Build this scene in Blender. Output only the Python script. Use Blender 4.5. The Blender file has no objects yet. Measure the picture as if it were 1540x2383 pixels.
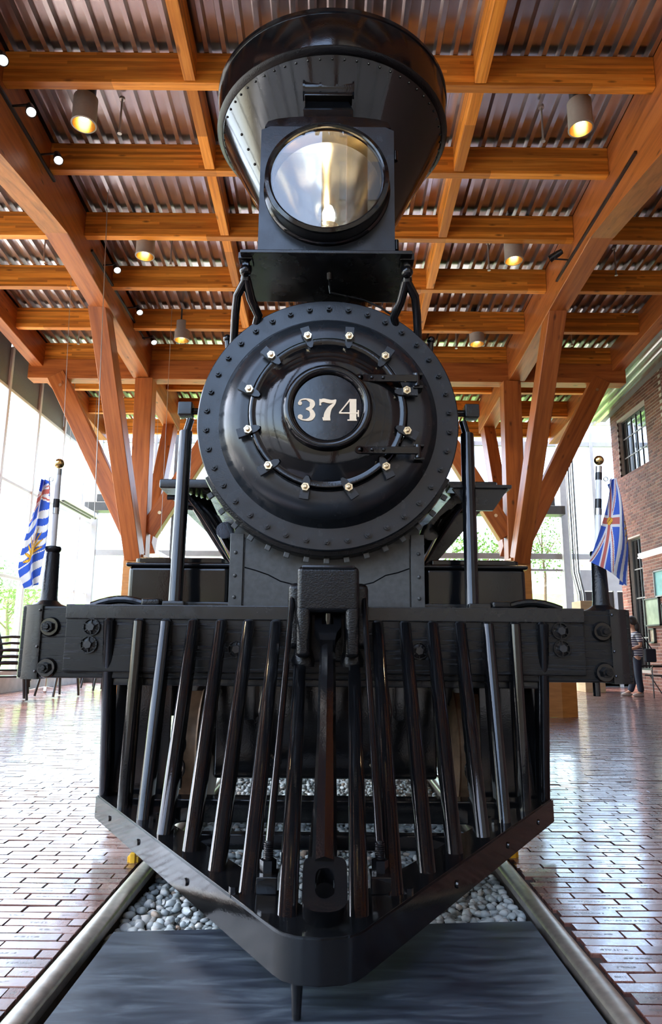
import bpy, bmesh, math, random
from mathutils import Vector, Matrix
random.seed(7)
R = math.radians
SC = bpy.context.scene
COL = SC.collection

# ------------------------------------------------------------------ camera
cam_d = bpy.data.cameras.new('camera')
cam = bpy.data.objects.new('camera', cam_d)
COL.objects.link(cam)
SC.camera = cam
cam_d.sensor_fit = 'VERTICAL'
cam_d.sensor_height = 36.0
cam_d.lens = 36.0 * 1600.0 / 2383.0
cam_d.clip_start = 0.05
cam_d.clip_end = 600
PITCH, ROLL = R(11.28), R(0.5)
cam.matrix_world = (Matrix.Translation((0.02, 0, 0.92)) @ Matrix.Rotation(R(90) + PITCH, 4, 'X')
                    @ Matrix.Rotation(ROLL, 4, 'Z'))

# ------------------------------------------------------------------ world, sun, exposure
W = bpy.data.worlds.new('sky')
SC.world = W
W.use_nodes = True
wn = W.node_tree
bg = wn.nodes['Background']
sky = wn.nodes.new('ShaderNodeTexSky')
sky.sky_type = 'NISHITA'
sky.sun_disc = False
sky.sun_elevation = R(62)
sky.sun_rotation = R(283)
sky.air_density = 1.0
sky.dust_density = 4.0
wn.links.new(sky.outputs[0], bg.inputs[0])
bg.inputs[1].default_value = 1.1
sun_d = bpy.data.lights.new('sun', 'SUN')
sun_d.energy = 7.0
sun_d.angle = R(1.0)
sun_d.color = (1, .95, .87)
sun = bpy.data.objects.new('sun', sun_d)
COL.objects.link(sun)
sun.rotation_euler = Vector((.44, -.10, -.88)).to_track_quat('-Z', 'Y').to_euler()
SC.view_settings.view_transform = 'Standard'
SC.view_settings.look = 'None'
SC.view_settings.exposure = 0.88
SC.view_settings.gamma = 1.0
SC.view_settings.use_curve_mapping = False
SC.cycles.max_bounces = 10
SC.cycles.transparent_max_bounces = 16
SC.cycles.sample_clamp_indirect = 6.0
SC.cycles.caustics_reflective = False
SC.cycles.caustics_refractive = False
SC.cycles.use_denoising = True


# ------------------------------------------------------------------ materials
def newmat(name):
    m = bpy.data.materials.new(name)
    m.use_nodes = True
    nt = m.node_tree
    return m, nt, nt.nodes['Principled BSDF']


def coords(nt, scale=(1, 1, 1), kind='Object'):
    tc = nt.nodes.new('ShaderNodeTexCoord')
    mp = nt.nodes.new('ShaderNodeMapping')
    mp.inputs['Scale'].default_value = scale
    nt.links.new(tc.outputs[kind], mp.inputs[0])
    return mp.outputs[0]


def noise(nt, vec, scale, detail=3, rough=.55, dist=0):
    n = nt.nodes.new('ShaderNodeTexNoise')
    n.inputs['Scale'].default_value = scale
    n.inputs['Detail'].default_value = detail
    n.inputs['Roughness'].default_value = rough
    n.inputs['Distortion'].default_value = dist
    nt.links.new(vec, n.inputs['Vector'])
    return n.outputs[0]


def ramp(nt, fac, stops):
    r = nt.nodes.new('ShaderNodeValToRGB')
    e = r.color_ramp.elements
    while len(e) < len(stops):
        e.new(.5)
    for i, (p, c) in enumerate(stops):
        e[i].position = p
        e[i].color = (*c, 1) if len(c) == 3 else c
    nt.links.new(fac, r.inputs[0])
    return r.outputs[0]


def mrange(nt, fac, a, b, lo=0., hi=1.):
    r = nt.nodes.new('ShaderNodeMapRange')
    r.inputs[1].default_value = lo
    r.inputs[2].default_value = hi
    r.inputs[3].default_value = a
    r.inputs[4].default_value = b
    nt.links.new(fac, r.inputs[0])
    return r.outputs[0]


def bump(nt, b, h, strength, dist=.01):
    n = nt.nodes.new('ShaderNodeBump')
    n.inputs['Strength'].default_value = strength
    n.inputs['Distance'].default_value = dist
    nt.links.new(h, n.inputs['Height'])
    nt.links.new(n.outputs[0], b.inputs['Normal'])
    return n


def mathn(nt, op, a, b=None, c=None):
    n = nt.nodes.new('ShaderNodeMath')
    n.operation = op
    for i, x in enumerate((a, b, c)):
        if x is None:
            continue
        if isinstance(x, (int, float)):
            n.inputs[i].default_value = x
        else:
            nt.links.new(x, n.inputs[i])
    return n.outputs[0]


def mixc(nt, fac, a, b, mode='MIX'):
    n = nt.nodes.new('ShaderNodeMix')
    n.data_type = 'RGBA'
    n.blend_type = mode
    if isinstance(fac, (int, float)):
        n.inputs[0].default_value = fac
    else:
        nt.links.new(fac, n.inputs[0])
    for i, x in ((6, a), (7, b)):
        if isinstance(x, tuple):
            n.inputs[i].default_value = (*x, 1)
        else:
            nt.links.new(x, n.inputs[i])
    return n.outputs[2]


def plain(name, col, rough=.5, metal=0., nscale=0, var=.25, bmp=0., spec=.5, coat=0.):
    m, nt, b = newmat(name)
    b.inputs['Base Color'].default_value = (*col, 1)
    b.inputs['Roughness'].default_value = rough
    b.inputs['Metallic'].default_value = metal
    b.inputs['Specular IOR Level'].default_value = spec
    b.inputs['Coat Weight'].default_value = coat
    b.inputs['Coat Roughness'].default_value = .08
    if nscale:
        n = noise(nt, coords(nt), nscale, 4)
        nt.links.new(ramp(nt, n, [(.25, tuple(c * (1 - var) for c in col)), (.75, tuple(min(1, c * (1 + var)) for c in col))]),
                     b.inputs['Base Color'])
        if bmp:
            bump(nt, b, n, bmp)
    return m


def emit(name, col, s):
    m, nt, b = newmat(name)
    b.inputs['Base Color'].default_value = (*col, 1)
    b.inputs['Emission Color'].default_value = (*col, 1)
    b.inputs['Emission Strength'].default_value = s
    return m


def paint_black(name, base=(.004, .0043, .005), r0=.05, r1=.13, wob=.03, fine=.015, spec=.5):
    m, nt, b = newmat(name)
    b.inputs['Base Color'].default_value = (*base, 1)
    v = coords(nt)
    n1 = noise(nt, v, 9, 4)
    n2 = noise(nt, v, 120, 3)
    nt.links.new(mrange(nt, n1, r0, r1, .3, .7), b.inputs['Roughness'])
    h = mathn(nt, 'ADD', mathn(nt, 'MULTIPLY', n1, wob), mathn(nt, 'MULTIPLY', n2, fine))
    bump(nt, b, h, .5, .02)
    b.inputs['Specular IOR Level'].default_value = spec
    return m


def wood(name, cols, lam=0., grain=(1.2, 26, 26), rough=.5, bmp=.12, knots=True):
    m, nt, b = newmat(name)
    tc = nt.nodes.new('ShaderNodeTexCoord')
    oi = nt.nodes.new('ShaderNodeObjectInfo')
    off = nt.nodes.new('ShaderNodeVectorMath')
    off.operation = 'ADD'
    sc_ = nt.nodes.new('ShaderNodeVectorMath')
    sc_.operation = 'SCALE'
    cx = nt.nodes.new('ShaderNodeCombineXYZ')
    nt.links.new(oi.outputs['Random'], cx.inputs[0])
    nt.links.new(oi.outputs['Random'], cx.inputs[1])
    nt.links.new(cx.outputs[0], sc_.inputs[0])
    sc_.inputs['Scale'].default_value = 37.0
    nt.links.new(tc.outputs['Object'], off.inputs[0])
    nt.links.new(sc_.outputs[0], off.inputs[1])
    mp = nt.nodes.new('ShaderNodeMapping')
    mp.inputs['Scale'].default_value = grain
    nt.links.new(off.outputs[0], mp.inputs[0])
    g = noise(nt, mp.outputs[0], 1.0, 5, .6, .4)
    col = ramp(nt, g, [(.3, cols[0]), (.52, cols[1]), (.75, cols[2])])
    if lam:
        sp = nt.nodes.new('ShaderNodeSeparateXYZ')
        nt.links.new(off.outputs[0], sp.inputs[0])
        so = nt.nodes.new('ShaderNodeSeparateXYZ')
        nt.links.new(tc.outputs['Object'], so.inputs[0])
        li = mathn(nt, 'FLOOR', mathn(nt, 'DIVIDE', so.outputs[2], lam))
        wn0 = nt.nodes.new('ShaderNodeTexWhiteNoise')
        wn0.noise_dimensions = '2D'
        c0 = nt.nodes.new('ShaderNodeCombineXYZ')
        nt.links.new(li, c0.inputs[0])
        nt.links.new(oi.outputs['Random'], c0.inputs[1])
        nt.links.new(c0.outputs[0], wn0.inputs['Vector'])
        seg = mathn(nt, 'FLOOR', mathn(nt, 'ADD', mathn(nt, 'MULTIPLY', sp.outputs[0], .55), mathn(nt, 'MULTIPLY', wn0.outputs[0], 5.0)))
        wn1 = nt.nodes.new('ShaderNodeTexWhiteNoise')
        wn1.noise_dimensions = '2D'
        c1 = nt.nodes.new('ShaderNodeCombineXYZ')
        nt.links.new(mathn(nt, 'ADD', seg, mathn(nt, 'MULTIPLY', oi.outputs['Random'], 91.0)), c1.inputs[0])
        nt.links.new(li, c1.inputs[1])
        nt.links.new(c1.outputs[0], wn1.inputs['Vector'])
        tone = ramp(nt, wn1.outputs[0], [(0, (.62, .58, .5)), (.6, (1, 1, 1)), (1, (1.25, 1.3, 1.35))])
        col = mixc(nt, 1.0, col, tone, 'MULTIPLY')
    if knots:
        vo = nt.nodes.new('ShaderNodeTexVoronoi')
        vo.inputs['Scale'].default_value = 1.0
        mk = nt.nodes.new('ShaderNodeMapping')
        mk.inputs['Scale'].default_value = (2.2, 5, 7)
        nt.links.new(off.outputs[0], mk.inputs[0])
        nt.links.new(mk.outputs[0], vo.inputs['Vector'])
        kf = mrange(nt, vo.outputs['Distance'], .85, 0., .05, .16)
        col = mixc(nt, kf, col, tuple(c * .35 for c in cols[0]))
    nt.links.new(col, b.inputs['Base Color'])
    b.inputs['Roughness'].default_value = rough
    bump(nt, b, g, bmp)
    return m


M = {}
M['black'] = paint_black('gloss_black_paint')
M['black_cast'] = paint_black('rough_cast_black_paint', r0=.14, r1=.26, wob=.05, fine=.22, spec=.32)
M['black_satin'] = paint_black('satin_black_paint', base=(.008, .009, .010), r0=.18, r1=.32, wob=.03, fine=.04)
M['black_flange'] = paint_black('semi_gloss_black_paint', base=(.014, .017, .021), r0=.18, r1=.3, wob=.03, fine=.03)
M['saddle'] = plain('grey_black_saddle_paint', (.05, .053, .052), .4, 0, 30, .3, .12)
M['steel'] = plain('worn_rail_steel', (.42, .38, .33), .36, .8, 25, .25, .04)
M['brass'] = plain('pale_brass', (.80, .66, .42), .25, 1.0, 60, .12)
M['gold'] = plain('gold_ball', (.75, .52, .2), .18, 1.0)
M['cream'] = plain('cream_number_paint', (.90, .72, .50), .5, 0, 40, .06)
M['plate_blue'] = plain('glossy_plate_black', (.012, .014, .017), .12, 0, 14, .6, .03)
M['rust'] = plain('rusty_wheel_brown', (.17, .105, .06), .5, .3, 18, .35, .1)
M['yellow'] = plain('safety_yellow', (.75, .42, .02), .5, 0, 20, .12)
M['white'] = plain('white_enamel', (.82, .82, .8), .4, 0, 12, .04)
M['grey_frame'] = plain('grey_window_frame', (.35, .36, .36), .45, 0, 8, .08)
M['dark_frame'] = plain('dark_grey_metal', (.07, .075, .075), .45, 0, 8, .15)
M['clerestory'] = plain('grey_louvre_panel', (.22, .22, .22), .6, 0, 120, .25)
M['lamp_body'] = plain('warm_grey_lamp_can', (.30, .27, .24), .5, 0, 30, .06)
M['lamp_reflector'] = plain('gold_reflector', (.85, .6, .25), .25, 1.0)
M['black_plastic'] = plain('black_plastic', (.012, .012, .014), .28, 0, 30, .2)
M['galv'] = plain('galvanised_conduit', (.5, .5, .48), .35, .9, 20, .12)
M['wire'] = plain('steel_wire', (.45, .42, .38), .4, .8, 20, .1)
M['concrete'] = plain('pale_concrete', (.42, .40, .37), .8, 0, 6, .15, .1)
M['plywood'] = wood('orange_plywood', ((.42, .17, .03), (.52, .22, .045), (.60, .27, .06)), grain=(3, 3, 20), rough=.45, knots=False)
M['tan_board'] = wood('tan_board', ((.36, .26, .15), (.42, .31, .18), (.48, .36, .22)), grain=(3, 3, 20), rough=.55, knots=False)
M['glulam'] = wood('orange_glulam', ((.48, .14, .012), (.72, .25, .026), (.86, .36, .060)), lam=.04)
M['timber'] = wood('red_brown_timber', ((.24, .062, .013), (.40, .115, .022), (.50, .165, .040)), grain=(.9, 14, 14), bmp=.3, rough=.45)
M['bark'] = plain('tree_bark', (.14, .085, .05), .8, 0, 30, .4, .3)

# old timber beam painted black: long horizontal checks
m, nt, b = newmat('black_painted_checked_timber')
b.inputs['Base Color'].default_value = (.006, .0065, .007, 1)
v = coords(nt, (3.0, 20, 75))
g = noise(nt, v, 1.0, 5, .6, .5)
g2 = ramp(nt, g, [(.33, (0, 0, 0)), (.43, (1, 1, 1)), (1, (1, 1, 1))])
bump(nt, b, g2, .4, .006)
b.inputs['Specular IOR Level'].default_value = .32
nt.links.new(mrange(nt, g, .2, .4, .3, .7), b.inputs['Roughness'])
M['black_timber'] = m

# galvanised deck
m, nt, b = newmat('galvanised_roof_deck')
v = coords(nt, (1, .08, 1))
n = noise(nt, v, 6, 3)
nt.links.new(ramp(nt, n, [(.3, (.52, .505, .50)), (.7, (.60, .585, .575))]), b.inputs['Base Color'])
b.inputs['Metallic'].default_value = .95
nt.links.new(mrange(nt, n, .2, .27, .3, .7), b.inputs['Roughness'])
M['deck'] = m


# brick pavers: each brick has its own uv 0..1; a worn line of engraving on some of them
def paver(name, mixed_coat=.8):
    m, nt, b = newmat(name)
    geo = nt.nodes.new('ShaderNodeNewGeometry')
    oi = nt.nodes.new('ShaderNodeObjectInfo')
    rnd = mathn(nt, 'FRACT', mathn(nt, 'ADD', geo.outputs['Random Per Island'], oi.outputs['Random']))
    base = ramp(nt, rnd, [(0, (.085, .036, .03)), (.35, (.13, .052, .042)), (.7, (.165, .068, .052)), (1, (.21, .10, .075))])
    n = noise(nt, coords(nt), 55, 4)
    col = mixc(nt, .55, base, ramp(nt, n, [(.25, (.45, .45, .45)), (.75, (1.2, 1.15, 1.1))]), 'MULTIPLY')
    uv = nt.nodes.new('ShaderNodeUVMap')
    sp = nt.nodes.new('ShaderNodeSeparateXYZ')
    nt.links.new(uv.outputs[0], sp.inputs[0])
    u, vv = sp.outputs[0], sp.outputs[1]
    band = mathn(nt, 'LESS_THAN', mathn(nt, 'ABSOLUTE', mathn(nt, 'SUBTRACT', vv, .5)), .11)
    half = mathn(nt, 'ADD', .12, mathn(nt, 'MULTIPLY', mathn(nt, 'FRACT', mathn(nt, 'MULTIPLY', rnd, 17.3)), .26))
    ln = mathn(nt, 'LESS_THAN', mathn(nt, 'ABSOLUTE', mathn(nt, 'SUBTRACT', u, .5)), half)
    on = mathn(nt, 'GREATER_THAN', mathn(nt, 'FRACT', mathn(nt, 'MULTIPLY', rnd, 7.7)), .3)
    cu = nt.nodes.new('ShaderNodeCombineXYZ')
    nt.links.new(mathn(nt, 'MULTIPLY', u, 30), cu.inputs[0])
    nt.links.new(mathn(nt, 'MULTIPLY', vv, 5), cu.inputs[1])
    nt.links.new(mathn(nt, 'MULTIPLY', rnd, 100), cu.inputs[2])
    tn = nt.nodes.new('ShaderNodeTexNoise')
    tn.inputs['Scale'].default_value = 1.0
    tn.inputs['Detail'].default_value = 1
    nt.links.new(cu.outputs[0], tn.inputs['Vector'])
    ink = mathn(nt, 'GREATER_THAN', tn.outputs[0], .47)
    fac = mathn(nt, 'MULTIPLY', mathn(nt, 'MULTIPLY', band, ln), mathn(nt, 'MULTIPLY', on, ink))
    col = mixc(nt, mathn(nt, 'MULTIPLY', fac, .85), col, (.025, .014, .012))
    nt.links.new(col, b.inputs['Base Color'])
    rg = mathn(nt, 'ADD', mrange(nt, n, .2, .36, .3, .7), mathn(nt, 'MULTIPLY', fac, .4))
    rg = mathn(nt, 'ADD', rg, mathn(nt, 'MULTIPLY', mathn(nt, 'FRACT', mathn(nt, 'MULTIPLY', rnd, 3.3)), .08))
    nt.links.new(rg, b.inputs['Roughness'])
    b.inputs['Specular IOR Level'].default_value = .6
    b.inputs['Coat Weight'].default_value = mixed_coat
    b.inputs['Coat IOR'].default_value = 1.9
    nt.links.new(mathn(nt, 'MULTIPLY', rg, .42), b.inputs['Coat Roughness'])
    bump(nt, b, n, .12, .004)
    return m


M['paver'] = paver('glazed_brick_paver')
M['joint'] = plain('sand_joint', (.05, .04, .038), .9, 0, 60, .3)


def brickmat(name):
    m, nt, b = newmat(name)
    geo = nt.nodes.new('ShaderNodeNewGeometry')
    oi = nt.nodes.new('ShaderNodeObjectInfo')
    rnd = mathn(nt, 'FRACT', mathn(nt, 'ADD', geo.outputs['Random Per Island'], oi.outputs['Random']))
    base = ramp(nt, rnd, [(0, (.13, .05, .038)), (.5, (.22, .085, .06)), (1, (.29, .125, .085))])
    n = noise(nt, coords(nt), 40, 4)
    nt.links.new(mixc(nt, .5, base, ramp(nt, n, [(.25, (.6, .6, .6)), (.75, (1.2, 1.15, 1.1))]), 'MULTIPLY'), b.inputs['Base Color'])
    b.inputs['Roughness'].default_value = .75
    bump(nt, b, n, .25, .006)
    return m


M['brick'] = brickmat('red_wall_brick')
M['mortar'] = plain('pale_mortar', (.56, .51, .46), .9, 0, 50, .12, .1)
# brick pattern for the parts of the wall nobody in the frame sees
m, nt, b = newmat('brick_wall_beyond_frame')
tcv = nt.nodes.new('ShaderNodeTexCoord')
sx = nt.nodes.new('ShaderNodeSeparateXYZ')
nt.links.new(tcv.outputs['Object'], sx.inputs[0])
cb = nt.nodes.new('ShaderNodeCombineXYZ')
nt.links.new(sx.outputs[1], cb.inputs[0])
nt.links.new(sx.outputs[2], cb.inputs[1])
bt = nt.nodes.new('ShaderNodeTexBrick')
nt.links.new(cb.outputs[0], bt.inputs['Vector'])
bt.inputs['Color1'].default_value = (.22, .085, .06, 1)
bt.inputs['Color2'].default_value = (.17, .065, .05, 1)
bt.inputs['Mortar'].default_value = (.42, .38, .34, 1)
bt.inputs['Scale'].default_value = 1.0
bt.inputs['Mortar Size'].default_value = .006
bt.inputs['Brick Width'].default_value = .21
bt.inputs['Row Height'].default_value = .075
nt.links.new(bt.outputs[0], b.inputs['Base Color'])
b.inputs['Roughness'].default_value = .8
M['brick_tex'] = m

# pebbles
m, nt, b = newmat('grey_river_stone')
geo = nt.nodes.new('ShaderNodeNewGeometry')
oi = nt.nodes.new('ShaderNodeObjectInfo')
rnd = mathn(nt, 'FRACT', mathn(nt, 'ADD', geo.outputs['Random Per Island'], oi.outputs['Random']))
base = ramp(nt, rnd, [(0, (.20, .235, .24)), (.45, (.33, .375, .375)), (.85, (.45, .48, .47)), (.95, (.48, .46, .41)), (1, (.30, .21, .14))])
n = noise(nt, coords(nt), 90, 4)
nt.links.new(mixc(nt, .5, base, ramp(nt, n, [(.3, (.7, .7, .7)), (.7, (1.15, 1.15, 1.15))]), 'MULTIPLY'), b.inputs['Base Color'])
b.inputs['Roughness'].default_value = .6
M['stone'] = m
M['gravel_bed'] = plain('gravel_bed', (.16, .165, .16), .85, 0, 45, .5, .6)

# dark mat between the rails
m, nt, b = newmat('slate_blue_sheet')
v = coords(nt, (1.6, 9, 1))
n = noise(nt, v, 2.2, 6, .65, .6)
nt.links.new(ramp(nt, n, [(.34, (.014, .017, .027)), (.52, (.034, .044, .062)), (.7, (.085, .108, .132))]), b.inputs['Base Color'])
nt.links.new(mrange(nt, n, .30, .48, .3, .7), b.inputs['Roughness'])
b.inputs['Specular IOR Level'].default_value = .4
M['sheet'] = m


def glass(name, tint=(1, 1, 1), f0=.04):
    m, nt, b = newmat(name)
    out = nt.nodes['Material Output']
    nt.nodes.remove(b)
    tr = nt.nodes.new('ShaderNodeBsdfTransparent')
    tr.inputs[0].default_value = (*tint, 1)
    gl = nt.nodes.new('ShaderNodeBsdfGlossy')
    gl.inputs['Roughness'].default_value = .01
    lw = nt.nodes.new('ShaderNodeLayerWeight')
    lw.inputs[0].default_value = .5
    fz = mathn(nt, 'ADD', f0, mathn(nt, 'MULTIPLY', mathn(nt, 'POWER', lw.outputs['Facing'], 5.0), 1 - f0))
    mx = nt.nodes.new('ShaderNodeMixShader')
    nt.links.new(fz, mx.inputs[0])
    nt.links.new(tr.outputs[0], mx.inputs[1])
    nt.links.new(gl.outputs[0], mx.inputs[2])
    nt.links.new(mx.outputs[0], out.inputs[0])
    return m


M['glass'] = glass('window_glass', (.97, .985, .98))
M['lens'] = glass('headlight_glass', (.9, .9, .88), .12)
M['win_reflect'] = plain('sky_reflecting_pane', (.02, .025, .03), .04, 0, spec=1.0)
M['win_mirror'] = plain('coated_reflecting_pane', (.42, .48, .52), .03, 1.0)
M['bulb'] = emit('warm_bulb', (1, .74, .42), 14)
M['spot_glow'] = emit('white_spot_bulb', (1, .95, .9), 6)
M['can_glow'] = emit('warm_can_bulb', (1, .76, .42), 5)
M['tube_glow'] = emit('tube_lamp', (1, 1, 1), 1.5)
M['silver'] = plain('silvered_reflector', (.5, .5, .48), .14, 1.0, 25, .1)
M['opal'] = plain('frosted_chimney', (.9, .88, .8), .3)
M['leaf'] = plain('green_leaf', (.12, .24, .035), .5, 0, 3, .5)
M['grass'] = plain('lawn', (.14, .26, .05), .9, 0, 4, .35)
M['skin'] = plain('skin', (.48, .26, .17), .5, 0, 30, .06)
M['hair'] = plain('dark_hair', (.013, .01, .009), .4, 0, 60, .4, .3)
M['jeans'] = plain('dark_denim', (.018, .025, .045), .8, 0, 80, .3)
M['navy'] = plain('navy_cloth', (.01, .012, .022), .8, 0, 60, .2)
M['shoe'] = plain('pale_shoe', (.38, .33, .29), .6, 0, 30, .2)
m, nt, b = newmat('striped_shirt')
sz = nt.nodes.new('ShaderNodeSeparateXYZ')
nt.links.new(nt.nodes.new('ShaderNodeTexCoord').outputs['Object'], sz.inputs[0])
st = mathn(nt, 'GREATER_THAN', mathn(nt, 'FRACT', mathn(nt, 'MULTIPLY', sz.outputs[2], 21)), .5)
nt.links.new(mixc(nt, st, (.62, .62, .62), (.03, .035, .09)), b.inputs['Base Color'])
b.inputs['Roughness'].default_value = .8
M['stripe'] = m
m, nt, b = newmat('flag_cloth')
at_ = nt.nodes.new('ShaderNodeVertexColor')
at_.layer_name = 'print'
nt.links.new(at_.outputs[0], b.inputs['Base Color'])
b.inputs['Roughness'].default_value = .75
b.inputs['Sheen Weight'].default_value = .2
tr = nt.nodes.new('ShaderNodeBsdfTranslucent')
nt.links.new(at_.outputs[0], tr.inputs[0])
mx = nt.nodes.new('ShaderNodeMixShader')
mx.inputs[0].default_value = .45
nt.links.new(b.outputs[0], mx.inputs[1])
nt.links.new(tr.outputs[0], mx.inputs[2])
nt.links.new(mx.outputs[0], nt.nodes['Material Output'].inputs[0])
M['flag'] = m


# ------------------------------------------------------------------ mesh helpers
WM = {}


def link(name, me, mat=None, parent=None, mw=None, smooth=35):
    o = bpy.data.objects.new(name, me)
    COL.objects.link(o)
    if mat and me is not None and not me.materials:
        me.materials.append(M[mat] if isinstance(mat, str) else mat)
    if smooth and me is not None and len(me.polygons):
        me.shade_smooth()
        me.set_sharp_from_angle(angle=R(smooth))
    mw = mw or Matrix.Identity(4)
    WM[o] = mw
    if parent is not None:
        o.parent = parent
        o.matrix_parent_inverse = WM[parent].inverted()
    o.matrix_basis = mw
    return o


def thing(name, label, cat, loc=(0, 0, 0), group=None):
    o = bpy.data.objects.new(name, None)
    COL.objects.link(o)
    o.empty_display_size = .1
    WM[o] = Matrix.Translation(loc)
    o.matrix_basis = WM[o]
    tag(o, label, cat, group)
    return o


def tag(o, label, cat, group=None, kind=None):
    o['label'] = label
    o['category'] = cat
    if group:
        o['group'] = group
    if kind:
        o['kind'] = kind
    return o


def struct(o):
    o['kind'] = 'structure'
    return o


def dup(o, mw, parent=None):
    c = o.copy()
    COL.objects.link(c)
    WM[c] = mw
    c.parent = parent
    c.matrix_parent_inverse = WM[parent].inverted() if parent else Matrix.Identity(4)
    c.matrix_basis = mw
    return c


def dup_tree(root, T):
    """copy a thing, its parts and sub-parts, moved by T (world)"""
    r = dup(root, T @ WM[root])
    for ch in list(root.children):
        c = dup(ch, T @ WM[ch], r)
        for g in list(ch.children):
            dup(g, T @ WM[g], c)
    return r


def frame(d, up=(0, 0, 1)):
    d = Vector(d).normalized()
    up = Vector(up)
    if abs(d.dot(up)) > .98:
        up = Vector((0, 1, 0))
    y = up.cross(d).normalized()
    z = d.cross(y)
    return d, y, z


class MB:
    def __init__(s):
        s.v, s.f, s.wn = [], [], False

    def add(s, vs, fs):
        n = len(s.v)
        s.v += [tuple(p) for p in vs]
        s.f += [tuple(i + n for i in f) for f in fs]
        return s

    def box(s, x0, x1, y0, y1, z0, z1):
        v = [(x, y, z) for x in (x0, x1) for y in (y0, y1) for z in (z0, z1)]
        return s.add(v, [(0, 1, 3, 2), (4, 6, 7, 5), (0, 4, 5, 1), (2, 3, 7, 6), (0, 2, 6, 4), (1, 5, 7, 3)])

    def cbox(s, x0, x1, y0, y1, z0, z1, c=.006, seg=2):
        s.wn = True
        bm = bmesh.new()
        bmesh.ops.create_cube(bm, size=1)
        for p in bm.verts:
            p.co = Vector(((x0 + x1) / 2 + p.co.x * (x1 - x0), (y0 + y1) / 2 + p.co.y * (y1 - y0), (z0 + z1) / 2 + p.co.z * (z1 - z0)))
        bmesh.ops.bevel(bm, geom=bm.edges[:], offset=c, segments=seg, affect='EDGES', profile=.5)
        bm.verts.index_update()
        s.add([p.co[:] for p in bm.verts], [[q.index for q in f.verts] for f in bm.faces])
        bm.free()
        return s

    def obox(s, p0, p1, w, h, up=(0, 0, 1)):
        p0, p1 = Vector(p0), Vector(p1)
        d, y, z = frame(p1 - p0, up)
        v = []
        for p in (p0, p1):
            for a, b_ in ((-1, -1), (1, -1), (1, 1), (-1, 1)):
                v.append(p + y * a * w / 2 + z * b_ * h / 2)
        return s.add(v, [(0, 3, 2, 1), (4, 5, 6, 7), (0, 1, 5, 4), (1, 2, 6, 5), (2, 3, 7, 6), (3, 0, 4, 7)])

    def cyl(s, p0, p1, r0, r1=None, n=16, caps=True, phase=0):
        r1 = r0 if r1 is None else r1
        p0, p1 = Vector(p0), Vector(p1)
        d, y, z = frame(p1 - p0)
        v = []
        for p, r in ((p0, r0), (p1, r1)):
            for i in range(n):
                a = 2 * math.pi * i / n + phase
                v.append(p + (y * math.cos(a) + z * math.sin(a)) * r)
        f = [(i, (i + 1) % n, n + (i + 1) % n, n + i) for i in range(n)]
        if caps:
            f += [tuple(range(n - 1, -1, -1)), tuple(range(n, 2 * n))]
        return s.add(v, f)

    def tube(s, pts, r, n=10, caps=True):
        pts = [Vector(p) for p in pts]
        rs = r if isinstance(r, (list, tuple)) else [r] * len(pts)
        v = []
        prev = None
        for i, p in enumerate(pts):
            t = (pts[min(i + 1, len(pts) - 1)] - pts[max(i - 1, 0)]).normalized()
            if prev is None:
                _, y, z = frame(t)
            else:
                y = (prev - t * prev.dot(t)).normalized()
                z = t.cross(y)
            prev = y
            for k in range(n):
                a = 2 * math.pi * k / n
                v.append(p + (y * math.cos(a) + z * math.sin(a)) * rs[i])
        f = []
        for i in range(len(pts) - 1):
            for k in range(n):
                f.append((i * n + k, i * n + (k + 1) % n, (i + 1) * n + (k + 1) % n, (i + 1) * n + k))
        if caps:
            f += [tuple(range(n - 1, -1, -1)), tuple((len(pts) - 1) * n + k for k in range(n))]
        return s.add(v, f)

    def lathe(s, prof, c, axis=(0, 0, 1), n=48, a0=0., a1=360., close=True):
        """prof: (r, t) along axis from c; angle measured in the plane across axis"""
        c = Vector(c)
        d, y, z = frame(axis, (0, 0, 1) if abs(axis[2]) < .9 else (0, 1, 0))
        full = abs(a1 - a0) >= 359.9
        m_ = n if full else n + 1
        v = []
        for r, t in prof:
            for i in range(m_):
                a = R(a0 + (a1 - a0) * i / n)
                v.append(c + d * t + (y * math.cos(a) + z * math.sin(a)) * max(r, 1e-4))
        f = []
        for j in range(len(prof) - 1):
            for i in range(n):
                k = (i + 1) % m_
                f.append((j * m_ + i, j * m_ + k, (j + 1) * m_ + k, (j + 1) * m_ + i))
        return s.add(v, f)

    def prism(s, poly, o, ax, ay, az, t):
        """2-D outline -> solid: o + x*ax + y*ay, thick t along az"""
        o, ax, ay, az = map(Vector, (o, ax, ay, az))
        n = len(poly)
        v = [o + ax * p[0] + ay * p[1] for p in poly]
        v += [q + az * t for q in v]
        f = [tuple(range(n - 1, -1, -1)), tuple(range(n, 2 * n))]
        f += [(i, (i + 1) % n, n + (i + 1) % n, n + i) for i in range(n)]
        return s.add(v, f)

    def ball(s, c, r, n=12, sx=1, sy=1, sz=1):
        c = Vector(c)
        m_ = n // 2
        v = [c + Vector((0, 0, r * sz))]
        for j in range(1, m_):
            t = math.pi * j / m_
            for i in range(n):
                a = 2 * math.pi * i / n
                v.append(c + Vector((r * sx * math.sin(t) * math.cos(a), r * sy * math.sin(t) * math.sin(a), r * sz * math.cos(t))))
        v.append(c - Vector((0, 0, r * sz)))
        f = [(0, 1 + i, 1 + (i + 1) % n) for i in range(n)]
        for j in range(m_ - 2):
            for i in range(n):
                f.append((1 + j * n + i, 1 + (j + 1) * n + i, 1 + (j + 1) * n + (i + 1) % n, 1 + j * n + (i + 1) % n))
        b0 = 1 + (m_ - 2) * n
        f += [(b0 + i, len(v) - 1, b0 + (i + 1) % n) for i in range(n)]
        return s.add(v, f)

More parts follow.
